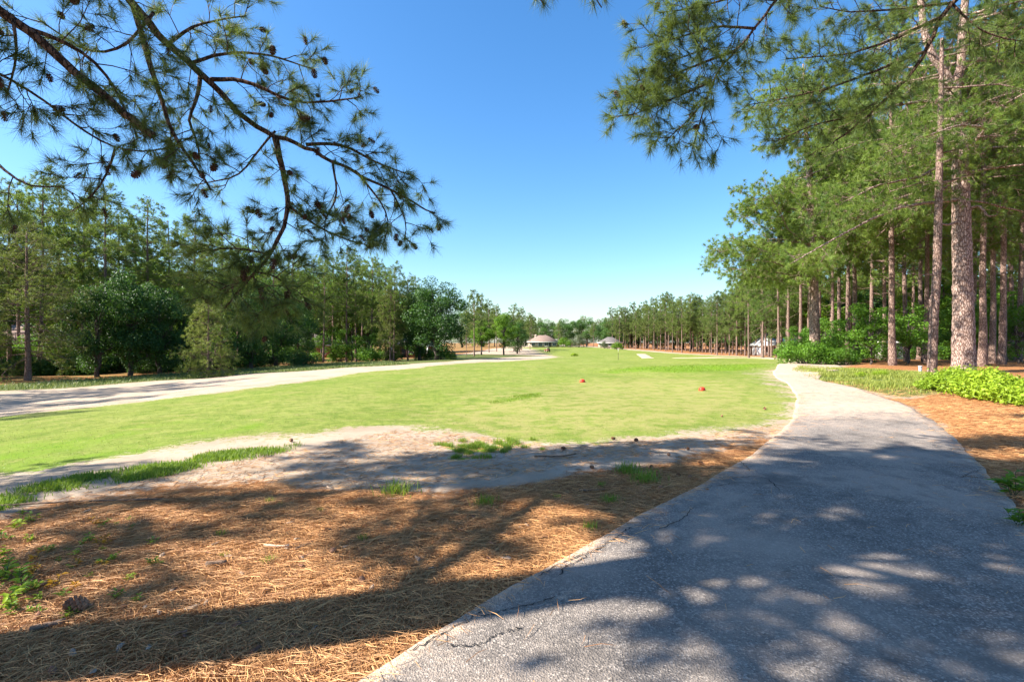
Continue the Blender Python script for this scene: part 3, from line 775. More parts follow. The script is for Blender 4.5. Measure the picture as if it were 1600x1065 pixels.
gC = 'dark broadleaf trees of the left woods'
for q, (px, top, d, wd) in enumerate([(150, 440, 40, .85), (205, 428, 42, .85), (250, 445, 44, .85), (392, 452, 51, .85), (432, 440, 58, .9), (-60, 430, 42, 1.0), (285, 455, 50, .9), (468, 470, 68, .7), (-160, 420, 36, 1.0)]):
    tree_px(BD[q % 2], px, d, top, 13, 'broadleaf_tree', 'dark green broadleaf tree under the tall left pines', 'tree', gC, wd)
tree_px(BD[0], 683, 84, 436, 13, 'oak_tree', 'big rounded dark oak where the left woods end at the sand', 'tree', None, 1.0, 2.0)
tree_px(BD[1], 655, 90, 452, 13, 'oak_tree', 'dark oak half hidden behind the big rounded oak', 'tree', None, .85, 1.0)
gD = 'sunlit broadleaf trees behind the left woods'
for q, (px, top, d, wd) in enumerate([(20, 400, 90, 1.3), (110, 420, 95, 1.3), (250, 410, 98, 1.3), (330, 425, 92, 1.2), (385, 415, 100, 1.2), (512, 430, 120, 1.2), (545, 440, 125, 1.2), (575, 450, 130, 1.2), (470, 425, 135, 1.2), (610, 462, 135, 1.2), (420, 420, 130, 1.2), (180, 430, 100, 1.3), (640, 465, 140, 1.2)]):
    tree_px(BB[q % 2], px, d, top, 11, 'broadleaf_tree', 'bright sunlit green broadleaf tree seen between the left pine trunks', 'tree', gD, wd)
gE = 'woodland behind the left woods'
for q in range(26):
    px = -200+q*34+random.uniform(-12, 12); d = random.uniform(145, 180)
    tree_px(BD[q % 2] if q % 3 else PT[q % 3], px, d, random.uniform(455, 475) if px > 300 else random.uniform(425, 450), 13 if q % 3 else 20, 'background_tree', 'green tree far back behind the left woods and houses', 'tree', gE, 1.3)
gU = 'understory bushes of the left woods'
for q, (px, d) in enumerate([(60, 60), (105, 62), (10, 66), (180, 66), (240, 70), (290, 70), (340, 64), (400, 72), (430, 80), (-30, 58), (140, 72), (560, 98), (600, 100), (660, 92), (690, 86), (705, 84), (370, 58)]):
    place(SH[q % 2], 'bush', 'green bush growing on the floor of the left woods', 'bush', gU, ((px-CX)/F*d, d), None, random.uniform(.9, 1.8))
for q in range(34):
    px = -60+q*22+random.uniform(-8, 8); d = np.interp(px, [-60, 200, 450, 700], [48, 54, 74, 98])+random.uniform(-4, 10)
    if q % 2: place(SH[q % 2], 'bush', 'green bush growing on the floor of the left woods', 'bush', gU, ((px-CX)/F*d, d), None, random.uniform(1.0, 2.0))
    else: tree_px(BU[(q//2) % 2], px, d, random.uniform(500, 520), 5.5, 'sapling', 'small leafy sapling in the shade of the left woods', 'sapling', 'saplings of the left woods', 1.3)
for q in range(22):
    px = -50+q*25+random.uniform(-9, 9); d = np.interp(px, [-50, 150, 300, 450, 520], [38, 42, 47, 60, 70])+random.uniform(0, 4)
    place(SK[q % 2], 'bush', 'dark low bush along the front edge of the left woods', 'bush', 'dark bushes edging the left woods', ((px-CX)/F*d, d), None, random.uniform(.7, 1.3))
# trees out of frame on the left that shade the sand
for q, (x, y) in enumerate([(-31, 9), (-32, 14), (-33, 19), (-34, 24), (-38, 17), (-32, 3)]):
    place(PT[q % 3], 'pine_tree', 'tall straight pine rising above the dark left woods behind the sand strip', 'pine tree', gA, (x, y), None, .85)
# ---- left middle distance
gM = 'trees past the end of the sand strip'
for px, top, d, pr_, h0, wd in [(729, 505, 118, PF[1], 20, .8), (741, 455, 122, PF[1], 20, 1.0), (752, 462, 150, PF[0], 20, .9), (764, 470, 165, PF[0], 20, .9), (776, 478, 170, PF[2], 20, .9), (803, 477, 172, PF[0], 20, 1.0), (815, 482, 180, PF[2], 20, 1.0), (828, 490, 190, PF[1], 20, .9), (812, 500, 160, PF[2], 20, .9)]:
    tree_px(pr_, px, d, top, h0, 'pine_tree', 'distant pine between the big dark oak and the tan roofed house', 'pine tree', gM, wd)
tree_px(BB[0], 787, 140, 491, 11, 'broadleaf_tree', 'bright green rounded broadleaf tree at the far end of the sand', 'tree', None, 1.0)
tree_px(BB[1], 752, 138, 500, 11, 'broadleaf_tree', 'bright green broadleaf tree behind two bare pine trunks', 'tree', None, 1.1)
tree_px(BD[1], 808, 150, 502, 13, 'broadleaf_tree', 'darker broadleaf tree beside the bright rounded one', 'tree', None, .9)
gF = 'far tree line at the end of the fairway'
for q in range(34):
    px = 722+q*8.2+random.uniform(-3, 3); d = random.uniform(262, 320)
    top = np.interp(px, [720, 800, 850, 870, 900, 940, 960, 1000], [480, 488, 496, 503, 496, 500, 496, 490])+random.uniform(-3, 6)
    tree_px(PF[q % 3] if q % 4 else BD[q % 2], px, d, top, 20 if q % 4 else 13, 'far_tree', 'far tree closing the end of the fairway behind the houses', 'tree', gF, 1.15)
place(SB, 'bush', 'lime green round bush beside the tan roofed house', 'bush', None, ((882-CX)/F*222, 222), None, 1.3)
place(SO, 'bush', 'large olive grey rounded shrub at the end of the fairway', 'bush', None, ((904-CX)/F*224, 224), None, 1.25)
place(SO, 'bush', 'smaller olive shrub left of the large olive one', 'bush', None, ((892-CX)/F*228, 228), None, .9)
place(SV[0], 'bush', 'small yellow green bush alone on the far fairway', 'bush', None, ground(897, 556), None, .9)
place(SO, 'bush', 'grey green shrub hiding the foot of the far grey roofed house', 'bush', None, ((944-CX)/F*205, 205), None, .7)
place(SB, 'bush', 'bright green shrub before the far grey roofed house', 'bush', None, ((964-CX)/F*190, 190), None, .9)
# ---- right tree line
gR = 'pines of the right hand tree line'
rt = []
for q in range(64):
    t = (q+.5)/64
    px = 952+300*t**.92; d0 = np.interp(px, [950, 1000, 1060, 1130, 1200, 1250], [210, 185, 160, 132, 104, 80])
    d = d0+random.uniform(0, 26)+(12 if q % 3 == 0 else 0)
    top = np.interp(px, [950, 975, 1010, 1045, 1100, 1140, 1180, 1250], [486, 476, 470, 462, 463, 456, 420, 380])+random.uniform(-4, 16)
    rt.append((px, top, d))
for q, (px, top, d) in enumerate(rt):
    tree_px(PF[q % 3], px+random.uniform(-3, 3), d, top, 20, 'pine_tree', 'sunlit pine in the dense row along the right side of the fairway', 'pine tree', gR, random.uniform(.85, 1.1))
gR2 = 'woodland behind the right hand row'
for q in range(24):
    px = 955+q*14; d = np.interp(px, [950, 1300], [235, 140])+random.uniform(0, 20)
    tree_px(BD[q % 2], px, d, np.interp(px, [950, 1100, 1300], [500, 490, 470]), 13, 'background_tree', 'dark broadleaf tree behind the right hand pine row', 'tree', gR2, 1.1)
# ---- right woods
bigtag = 'pines of the right woods beside the path'
own = {3: 'pine with dark slim trunk between the saplings and the leaning pine', 5: 'thin pine half hidden by saplings left of the leaning pine', 7: 'straight pine standing close behind the huge plated pine', 9: 'pine right behind the huge pine beside the vine mound', 10: 'thin pale pine beyond the right end of the vine mound', 2: 'pine trunk rising from the bushes at the path bend'}
for q, (px, d, top, wd) in enumerate([(1312, 47, 190, .9), (1324, 44, 170, .9), (1337, 40, 150, 1.0), (1394, 31, 40, 1.0), (1416, 42, 120, .9), (1446, 36, 90, .9), (1437, 48, 150, .9), (1536, 30, 20, 1.05), (1551, 34, 50, .9), (1566, 32, 30, 1.0), (1592, 38, 60, .9), (1360, 55, 190, .9), (1382, 58, 200, .9), (1493, 44, 110, 1.0), (1520, 50, 120, .9), (1580, 52, 120, .9), (1625, 34, 40, 1.), (1660, 40, 40, 1.), (1300, 60, 230, .9), (1280, 70, 260, .9), (1262, 76, 300, .9), (1250, 62, 270, 1.0), (1232, 68, 310, 1.0), (1217, 78, 340, 1.), (1192, 92, 380, 1.), (1170, 100, 405, 1.)]):
    tree_px(PT[q % 3], px, d, top, 20, 'pine_tree', own.get(q, 'pine with straight sunlit trunk in the woods right of the cart path'), 'pine tree', None if q in own else bigtag, wd*.9)
for q in range(13):
    px = 1300+q*31+random.uniform(-8, 8); d = random.uniform(62, 105)
    tree_px(PF[q % 3] if q % 2 else PT[q % 3], px, d, random.uniform(170, 300), 20, 'pine_tree', 'pine deep in the shaded right woods behind the front trunks', 'pine tree', 'pines deep in the right woods', 1.0)
for q in range(20):
    px = 1290+q*21+random.uniform(-8, 8); d = random.uniform(72, 120)
    tree_px(BB[q % 2] if q % 3 else BD[q % 2], px, d, random.uniform(420, 455), 11 if q % 3 else 13, 'broadleaf_tree', 'leafy broadleaf tree filling the back of the right woods', 'tree', 'broadleaf trees deep in the right woods', 1.2)
for q, (px, d, top) in enumerate([(1335, 40, 478), (1362, 33, 470), (1420, 34, 468), (1440, 39, 480), (1310, 48, 500), (1285, 46, 495), (1572, 42, 440), (1592, 36, 470), (1545, 48, 470), (1490, 46, 480), (1250, 44, 505), (1610, 40, 440)]):
    tree_px(BU[q % 2], px, d, top, 5.5, 'sapling', 'small leafy broadleaf sapling among the right pine trunks', 'sapling', 'saplings under the right pines', 1.15)
for q, (px, d, s) in enumerate([(1252, 33, 1.0), (1272, 34, 1.1), (1296, 33, .85), (1320, 34, .8), (1345, 37, .7), (1262, 37, 1.3), (1290, 39, 1.3), (1236, 45, 1.2), (1375, 46, 1.2), (1560, 60, 1.5), (1590, 50, 1.4), (1480, 55, 1.5), (1440, 60, 1.4), (1330, 58, 1.5)]):
    place(SH[q % 2], 'bush', 'leafy green bush at the foot of the pines where the path bends', 'bush', 'bushes at the bend of the path', ((px-CX)/F*d, d), None, s)
for q, (px, py, s) in enumerate([(1470, 607, .85), (1500, 612, 1.0), (1535, 617, 1.0), (1570, 622, .95), (1600, 627, .9), (1515, 600, 1.1), (1560, 608, .9), (1485, 596, .9), (1545, 594, .8), (1352, 590, .5), (1378, 588, .5), (1630, 630, 1.0)]):
    place(SV[q % 2], 'vine_shrub', 'low yellow green vine mound around the foot of the big pine', 'shrub', 'vine mounds at the big pine', ground(px+random.uniform(-8, 8), py+random.uniform(-3, 3)), None, s*random.uniform(.5, .95))

# ---- the big pine on the right and its neighbour
def tree_from_axes(name, label, axes, limbs, trunk_mat, crown_pts=None, needle=M['needle'], n_br=9, Lb=1.0, nn=26, nl=.22, nw=.012, group=None, gen=None, base=None, keep=None, twig=.012, sub=4, Ls=.45):
    base = np.array(base if base is not None else axes[0][0][0], float)
    e = empty(name, base, 0, 1, label, 'pine tree', group)
    for (P, rad) in axes:
        P = np.array(P); s = np.concatenate([[0], np.cumsum(np.linalg.norm(np.diff(P, axis=0), axis=1))])
        t = np.linspace(0, s[-1], max(12, int(s[-1]/.18))); Pf = np.stack([np.interp(t, s, P[:, i]) for i in range(3)], -1); rf = np.interp(t, s, rad)
        for _ in range(3): Pf[1:-1] = .25*Pf[:-2]+.5*Pf[1:-1]+.25*Pf[2:]
        m = MB(); m.tube(Pf-base, rf, 20, True, .03); ob('trunk', m.mesh('trunk', trunk_mat, True), e)
    wood = MB(); TP = []; TD = []
    for (P, r0, r1, dens) in limbs:
        P = np.array(P)-base; s = np.concatenate([[0], np.cumsum(np.linalg.norm(np.diff(P, axis=0), axis=1))])
        t = np.linspace(0, s[-1], max(6, int(s[-1]/.12))); Pf = np.stack([np.interp(t, s, P[:, i]) for i in range(3)], -1)
        for _ in range(2): Pf[1:-1] = .25*Pf[:-2]+.5*Pf[1:-1]+.25*Pf[2:]
        Pf[1:-1] += rng.normal(0, r0*.12, (len(Pf)-2, 3))
        m = MB(); m.tube(Pf, np.linspace(r0, r1, len(Pf)), 9, True, .04); ob('limb', m.mesh('limb', trunk_mat, True), e)
        if dens > 0:
            kp = (lambda q: keep(q+base)) if keep else None
            twig_cluster(wood, TP, TD, Pf, max(2, int(n_br*dens*s[-1])), Lb, .12, twig, sub, Ls, .06, 4, .15, .6, kp)
    return e, base, wood, TP, TD

def finish_tree(e, wood, TP, TD, bark, needle, nn, nl, nw, spread=.85, stem=.12):
    if wood.n: o = ob('twigs', wood.mesh('twigs', bark), e); o['kind'] = 'stuff'
    V, T, var = tuft_mesh_arrays(np.array(TP), np.array(TD), nn, nl, nw, spread, stem)
    o = ob('crown', mk_mesh('crown', V, T, needle, False, dict(var=var)), e); o['kind'] = 'stuff'

DC = 25.0
c0 = ground(1506, 580); DC = c0[1]
def a_(px, py, dd=0): return at(px, py, DC+dd)
axes = [([c0-[0, 0, .3], c0, a_(1505, 480), a_(1503, 380), a_(1501, 300), a_(1500, 220), a_(1494, 165), a_(1488, 132)], [.64, .49, .41, .38, .35, .31, .27, .24]),
        ([a_(1488, 140), a_(1472, 105), a_(1455, 85), a_(1444, 50, .3), a_(1436, -20, .6), a_(1430, -120, 1)], [.22, .19, .17, .15, .12, .05]),
        ([a_(1490, 140), a_(1502, 105, -.2), a_(1503, 60, -.3), a_(1508, 0, -.3), a_(1515, -90), a_(1512, -190)], [.2, .18, .17, .15, .11, .04])]
limbs = [([a_(1498, 312), a_(1440, 318, -1), a_(1400, 326, -2), a_(1350, 348, -2.6), a_(1300, 375, -3), a_(1235, 412, -3.4)], .085, .02, .35),
         ([a_(1492, 158), a_(1440, 158, -1), a_(1400, 165, -1.6), a_(1360, 180, -2), a_(1310, 200, -2.5)], .09, .02, 1.0),
         ([a_(1497, 255), a_(1520, 225, -1.2), a_(1542, 200, -2), a_(1500, 195, -3), a_(1440, 215, -3.5), a_(1380, 240, -4)], .08, .02, 1.0),
         ([a_(1500, 240), a_(1440, 275, -1), a_(1370, 290, -2), a_(1310, 320, -2.5), a_(1250, 330, -3)], .07, .015, 1.0),
         ([a_(1502, 345), a_(1480, 352, -.4), a_(1472, 350, -.6)], .06, .045, 0),
         ([a_(1504, 330), a_(1530, 320, -.5), a_(1545, 340, -.8), a_(1560, 335, -1)], .07, .03, .5)]
for q in range(46):
    zt = rng.uniform(0, 1); py = 330-520*zt; bx = np.interp(py, [-190, 0, 132, 300, 400], [1512, 1505, 1490, 1500, 1503])
    a = rng.uniform(0, 6.28); L = rng.uniform(3.5, 7.2)*(1-.45*zt)
    if -.66*math.cos(a)-.75*math.sin(a) > .35: a += 2.2
    p0 = a_(bx, py); d = np.array([math.cos(a), math.sin(a), rng.uniform(-.15, .35)])
    limbs.append((curve_pts(p0, d, L, 6, .03, .1), .06, .015, .85))
e, b, wd_, TP, TD = tree_from_axes('pine_tree', 'huge pine with thick plated bark and forked top right of the path', axes, limbs, M['bark_big'], n_br=4.2, Lb=1.3, twig=.014, sub=6, Ls=.55)
finish_tree(e, wd_, TP, TD, M['bark'], M['needle'], 34, .28, .017)
# neighbour at the bend, boughs nearly to the bushes
DD = 36.0
def n_(px, py, dd=0): return at(px, py, DD+dd)
g0 = np.array([(1274-CX)/F*DD, DD, float(H((1274-CX)/F*DD, DD))])
axes = [([g0-[0, 0, .3], g0, n_(1272, 480), n_(1270, 400), n_(1268, 330), n_(1264, 260), n_(1258, 190), n_(1255, 100)], [.45, .36, .31, .28, .25, .2, .13, .05])]
limbs = []
for q in range(70):
    zt = rng.uniform(0, 1); py = 450-330*zt; bx = np.interp(py, [140, 260, 480], [1255, 1264, 1272]); a = rng.uniform(0, 6.28)
    if zt < .15: a = rng.uniform(2.2, 4.2)
    L = rng.uniform(4.2, 8.2)*(1-.62*zt**2)
    limbs.append((curve_pts(n_(bx, py), [math.cos(a), math.sin(a), rng.uniform(-.2, .35)], L, 6, .02, .1), .055, .014, .85))
e, b, wd_, TP, TD = tree_from_axes('pine_tree', 'broad pine with mottled trunk and low boughs where the path bends', axes, limbs, M['bark_big'], n_br=4.0, Lb=1.25, twig=.014, sub=6, Ls=.55)
finish_tree(e, wd_, TP, TD, M['bark'], M['needle'], 36, .30, .022)
# leaning trunk beside the big pine
gl = ground(1456, 583)
dl = gl[1]
axes = [([gl-[0, 0, .3], gl, at(1459, 500, dl), at(1464, 420, dl), at(1466, 330, dl), at(1469, 200, dl), at(1472, 60, dl)], [.24, .19, .175, .165, .15, .12, .07])]
limbs = []
for q in range(20):
    py = rng.uniform(20, 300); a = rng.uniform(-.4, 2.4); limbs.append((curve_pts(at(1468, py, dl), [math.cos(a), math.sin(a), rng.uniform(-.1, .4)], rng.uniform(2, 4), 6, .03, .1), .045, .012, .8))
for py, a in ((455, 3.3), (430, 3.0), (470, 2.8)):
    limbs.append((curve_pts(at(1462, py, dl), [math.cos(a), -.4, -.05], rng.uniform(1.2, 2.4), 8, .05, .3), .03, .008, 0))
e, b, wd_, TP, TD = tree_from_axes('pine_tree', 'leaning pale barked pine with dead twigs left of the huge pine', axes, limbs, M['bark'], n_br=4, Lb=1.1, twig=.014)
finish_tree(e, wd_, TP, TD, M['bark'], M['needle'], 20, .24, .016)

# ------------------------------------------------------------------ near overhanging pines
cone_cache = {}
def cone_mesh(name, mat, rows=9, per=9, L=.1, rad=.032, openness=.8):
    if name in cone_cache: return cone_cache[name]
    V = []; T = []
    m = MB(); m.tube(np.column_stack([np.zeros(6), np.zeros(6), np.linspace(0, L, 6)]), np.array([.4, .7, .7, .55, .35, .08])*rad*.6, 8)
    for r in range(rows):
        f = (r+.5)/rows; z = L*f; rr = rad*math.sin(math.pi*(.12+.8*f))**.7
        for k in range(per):
            a = 2*math.pi*(k+.5*(r % 2))/per; o = np.array([math.cos(a), math.sin(a), 0]); s = np.array([-math.sin(a), math.cos(a), 0])
            w_ = rad*.42; b0 = o*rr*.55+[0, 0, z-.004]; t0 = o*rr*1.2+[0, 0, z+.006*openness]
            m.add([b0-s*w_*.5, b0+s*w_*.5, t0+s*w_*.8, t0-s*w_*.8, o*rr*1.42+[0, 0, z+.012]], [[3, 2, 4]], [[0, 1, 2, 3]])
    cone_cache[name] = m.mesh(name, mat); return cone_cache[name]
CONE_T = cone_mesh('cone_hanging', M['cone_tree'], 6, 7, .095, .026, .5)
CONE_G = cone_mesh('cone_open', M['cone'], 8, 8, .10, .034, 1.0)

def hang_cones(e, base, pts, n):
    sel = rng.choice(len(pts), n, replace=False)
    for i in sel:
        o = ob('pine_cone', CONE_T, e); o.location = [float(v) for v in np.asarray(pts[i])+rng.normal(0, .03, 3)]
        d = unit(np.array([rng.normal(0, .6), rng.normal(0, .6), -rng.uniform(.2, 1.2)]))
        o.rotation_euler = Vector([float(v) for v in d]).to_track_quat('Z', 'Y').to_euler(); s = rng.uniform(.8, 1.3); o.scale = (s, s, s)

def outside_view(p, margin=.04):
    """keeps the generic part of the crown above what stands in the photograph"""
    x, y, z = p
    if y < .3: return True
    return (z-EYE)/y > .666+margin

# left tree: trunk just outside the frame, boughs reach in overhead
tA = np.array([-6.5, 1.55, float(H(-6.5, 1.55))])
axes = [([tA-[0, 0, .3], tA, tA+[.02, .05, 2.2], tA+[.05, .1, 4.5], tA+[.15, .25, 7], tA+[.1, .5, 10], tA+[.3, .6, 13], tA+[.3, .7, 15]], [.42, .33, .30, .28, .25, .2, .13, .05])]
S = tA+np.array([.08, .15, 5.6]); S2 = tA+np.array([.06, .1, 4.9]); S3 = tA+np.array([.1, .2, 6.6])
def px3(l): return [at(*q) for q in l]
limbs = [
 ([S3]+px3([(150, -90, 5.6), (200, 0, 5.8), (262, 70, 6.0), (330, 128, 6.2), (385, 190, 6.4), (430, 213, 6.5), (480, 228, 6.6), (520, 252, 6.7), (560, 272, 6.8), (610, 296, 6.9), (650, 322, 7.0), (680, 333, 7.0)]), .085, .010, .55),
 (px3([(430, 214, 6.5), (441, 265, 6.5), (453, 320, 6.5), (441, 365, 6.45), (420, 402, 6.4), (386, 440, 6.4), (350, 482, 6.4)]), .04, .010, 1.5),
 (px3([(330, 124, 6.2), (390, 126, 6.2), (430, 150, 6.3), (470, 162, 6.4), (520, 158, 6.5), (562, 152, 6.5)]), .028, .008, 1.3),
 (px3([(478, 226, 6.6), (530, 222, 6.7), (580, 250, 6.8), (620, 268, 6.9), (645, 274, 6.9)]), .024, .007, 1.2),
 (px3([(313, 118, 6.2), (308, 160, 6.1), (288, 190, 6.0), (310, 215, 6.0), (312, 250, 6.0)]), .026, .008, 1.1),
 (px3([(208, 8, 5.8), (228, 80, 5.7), (250, 150, 5.6), (270, 210, 5.6), (300, 252, 5.6), (330, 297, 5.6)]), .036, .010, .8),
 ([S2]+px3([(-60, -40, 4.6), (0, 20, 4.8), (45, 45, 4.9), (100, 98, 5.0), (160, 148, 5.1), (205, 186, 5.2), (240, 212, 5.2)]), .062, .035, .35),
 ([S2]+px3([(-50, 90, 4.6), (0, 115, 4.8), (60, 150, 5.0), (120, 198, 5.2), (175, 232, 5.4), (235, 240, 5.6), (280, 225, 5.7)]), .026, .007, 1.0),
 (px3([(180, 232, 5.4), (165, 285, 5.4), (128, 322, 5.4), (112, 330, 5.4)]), .013, .006, .9),
 (px3([(-10, 250, 5.0), (20, 280, 5.0), (60, 300, 5.0), (100, 290, 5.1)]), .014, .006, .6),
 ([S2]+px3([(-40, 200, 4.8), (-10, 250, 5.0)]), .018, .013, 0),
 (px3([(45, 45, 4.9), (120, 72, 5.1), (165, 110, 5.3), (200, 180, 5.4), (215, 215, 5.4)]), .022, .007, 1.1),
 (px3([(262, 70, 6.0), (300, 40, 6.2), (350, 30, 6.4), (385, 25, 6.5)]), .022, .007, 1.5),
 (px3([(300, 98, 6.1), (360, 80, 6.3), (420, 85, 6.4), (490, 108, 6.5)]), .022, .007, 1.2),
 (px3([(560, 272, 6.8), (600, 320, 6.8), (612, 350, 6.8), (600, 378, 6.8)]), .016, .006, 1.0),
 (px3([(520, 255, 6.7), (530, 310, 6.6), (500, 350, 6.6), (510, 375, 6.6)]), .016, .006, 1.0),
 (px3([(452, 322, 6.5), (490, 352, 6.5), (540, 375, 6.6), (580, 385, 6.6)]), .018, .006, 1.1),
 (px3([(424, 398, 6.4), (380, 388, 6.3), (345, 385, 6.3), (325, 395, 6.3)]), .014, .006, 2.2),
 (px3([(400, 425, 6.4), (440, 430, 6.4), (460, 470, 6.4)]), .014, .006, 2.2),
 (px3([(386, 440, 6.4), (350, 445, 6.3), (325, 470, 6.3)]), .013, .006, 2.2),
 (px3([(395, 430, 6.4), (410, 465, 6.4), (415, 490, 6.4)]), .013, .006, 2.2),
 (px3([(610, 296, 6.9), (640, 350, 6.9), (632, 375, 6.9)]), .013, .006, 1.1),
 (px3([(430, 205, 6.5), (390, 250, 6.4), (380, 275, 6.4), (300, 290, 6.3)]), .016, .006, .9),
 (px3([(240, 20, 5.8), (200, 70, 5.6), (150, 90, 5.5), (100, 60, 5.4), (60, 30, 5.3)]), .02, .007, 1.2),
 (px3([(20, 30, 4.8), (30, 90, 4.8), (10, 150, 4.8)]), .016, .006, 1.0),
]
# tips of a higher bough just dipping into the picture
limbs += [([tA+[.2, .4, 9.0], np.array([-3.0, 4.2, 8.4]), np.array([-.6, 5.6, 6.6]), at(825, -25, 6.0), at(850, 8, 6.0)], .05, .008, .0),
          ([np.array([-.6, 5.6, 6.6]), at(880, -50, 5.9), at(920, -20, 5.9), at(940, 12, 5.9)], .02, .007, .0)]
n_vis = len(limbs)
def lit_hole(p):
    k_ = p[2]/math.tan(R(SUN_EL)); hx = -sdir[0]/math.cos(R(SUN_EL)); hy = -sdir[1]/math.cos(R(SUN_EL))
    xs, ys = p[0]+hx*k_, p[1]+hy*k_
    if -4.5 < xs < .35 and 3.05 < ys < 5.3: return rng.uniform() < .10
    if (xs > 4 and ys > 9.4) or ys > 11.4: return rng.uniform() < .12
    if -1.2 < xs < .6 and ys < 2.75: return rng.uniform() < .15
    return True
def on_ray(p, c, rad):
    v = np.asarray(p)-np.array(c); t = np.dot(v, sdir); return t > 0 and np.linalg.norm(v-t*sdir) < rad
def keepA(p):
    if on_ray(p, (3.0, 7.0, 5.2), 1.9) or on_ray(p, (5.6, 8.8, 6.0), 2.4): return rng.uniform() < .10
    if on_ray(p, (-3.2, 6.3, 4.6), 1.3): return rng.uniform() < .45
    return outside_view(p) and lit_hole(p)
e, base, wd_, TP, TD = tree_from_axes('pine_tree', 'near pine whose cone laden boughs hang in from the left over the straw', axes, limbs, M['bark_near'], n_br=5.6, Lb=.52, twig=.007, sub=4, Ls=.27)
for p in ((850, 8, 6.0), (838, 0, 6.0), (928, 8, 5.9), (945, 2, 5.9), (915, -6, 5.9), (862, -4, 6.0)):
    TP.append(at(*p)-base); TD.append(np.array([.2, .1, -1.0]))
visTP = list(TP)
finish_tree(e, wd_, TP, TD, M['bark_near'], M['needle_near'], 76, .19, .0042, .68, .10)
hang_cones(e, base, visTP, 115)
# upper crown (above the frame): it throws the dappled shade
wood = MB(); TP = []; TD = []
for q in range(140):
    z0 = rng.uniform(6.2, 13.5); p0 = tA+np.array([.15, .3, z0]); a = rng.uniform(-.9, 1.9) if rng.uniform() < .4 else rng.uniform(0, 6.28)
    B = curve_pts(p0, [math.cos(a), math.sin(a), rng.uniform(-.05, .4)], rng.uniform(2.5, 6.0)*(1.25-.05*z0), 7, .02, .12)
    ok = [keepA(b) or i_ < 2 for i_, b in enumerate(B)]
    n_ok = ok.index(False) if False in ok else 7
    if n_ok < 4: continue
    B = B[:n_ok]-base
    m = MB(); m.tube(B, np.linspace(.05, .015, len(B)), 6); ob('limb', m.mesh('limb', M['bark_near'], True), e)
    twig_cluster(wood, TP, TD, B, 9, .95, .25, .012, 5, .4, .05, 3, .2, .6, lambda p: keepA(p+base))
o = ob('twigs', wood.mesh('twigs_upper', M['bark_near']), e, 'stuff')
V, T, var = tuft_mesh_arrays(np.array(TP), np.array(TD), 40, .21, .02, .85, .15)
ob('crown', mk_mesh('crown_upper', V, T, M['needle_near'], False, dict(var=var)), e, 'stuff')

place(PT[1], 'pine_tree', 'unseen pine added outside the left edge to shade straw and sand', 'pine tree', None, (-11.8, 3.3), 1.0, .64)  # unseen extra pine, added to cast shade over the middle of the straw

# right tree: trunk out of frame on the right bank
tB = np.array([9.6, 4.6, float(H(9.6, 4.6))])
axes = [([tB-[0, 0, .3], tB, tB+[-.05, 0, 3], tB+[-.1, .1, 6], tB+[0, .1, 9], tB+[.1, .1, 12], tB+[.2, 0, 15]], [.45, .35, .31, .28, .23, .15, .05])]
U1 = tB+np.array([-.1, .1, 8.2]); U2 = tB+np.array([-.1, .1, 6.6])
limbs = [
 ([U1]+[np.array([7.4, 6.2, 8.6])]+px3([(1300, -110, 7.2), (1245, -45, 7.1), (1213, 0, 7.0), (1180, 45, 7.0), (1150, 78, 7.0), (1120, 112, 7.0), (1106, 150, 7.0), (1094, 190, 7.0), (1084, 228, 7.0)]), .055, .008, 1.2),
 (px3([(1150, 78, 7.0), (1100, 98, 6.9), (1040, 120, 6.8), (1005, 150, 6.8), (985, 185, 6.8)]), .02, .006, 1.9),
 (px3([(1112, 128, 7.0), (1060, 150, 6.9), (1010, 172, 6.9), (980, 182, 6.9)]), .017, .006, 1.9),
 (px3([(1180, 45, 7.0), (1120, 40, 6.8), (1060, 60, 6.7), (1015, 70, 6.7)]), .02, .006, 1.9),
 (px3([(1213, 0, 7.0), (1150, -5, 6.8), (1080, 15, 6.7), (1030, 20, 6.7)]), .02, .006, 1.9),
 (px3([(1106, 150, 7.0), (1075, 190, 6.9), (1040, 220, 6.9)]), .014, .006, 1.8),
 (px3([(1130, 100, 7.0), (1120, 70, 6.9), (1060, 92, 6.8), (1000, 110, 6.8)]), .014, .006, 1.8),
 ([U2]+px3([(1640, -60, 7.6), (1540, -40, 8.0), (1487, 5, 8.4), (1468, 28, 8.5), (1447, 80, 8.6), (1418, 124, 8.7), (1362, 176, 8.8), (1312, 218, 8.9), (1262, 245, 9.0)]), .07, .010, .9),
 (px3([(1468, 28, 8.5), (1400, 60, 8.6), (1330, 85, 8.7), (1260, 90, 8.8), (1228, 92, 8.8)]), .026, .007, 1.7),
 (px3([(1447, 80, 8.6), (1370, 110, 8.7), (1290, 140, 8.8), (1220, 155, 8.9), (1165, 165, 8.9)]), .026, .007, 1.7),
 (px3([(1487, 5, 8.4), (1400, 15, 8.5), (1330, 20, 8.6), (1280, 10, 8.6)]), .024, .007, 1.7),
 (px3([(1418, 124, 8.7), (1340, 180, 8.8), (1270, 195, 8.9), (1210, 222, 9.0)]), .022, .007, 1.7),
 (px3([(1487, 5, 8.4), (1520, 40, 8.3), (1560, 60, 8.3), (1600, 65, 8.2)]), .022, .007, 1.2),
]
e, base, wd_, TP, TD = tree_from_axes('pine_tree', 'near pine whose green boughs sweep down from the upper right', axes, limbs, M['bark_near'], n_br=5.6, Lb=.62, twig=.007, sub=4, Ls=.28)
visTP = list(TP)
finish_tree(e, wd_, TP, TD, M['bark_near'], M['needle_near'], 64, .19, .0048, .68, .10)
hang_cones(e, base, visTP, 22)
wood = MB(); TP = []; TD = []
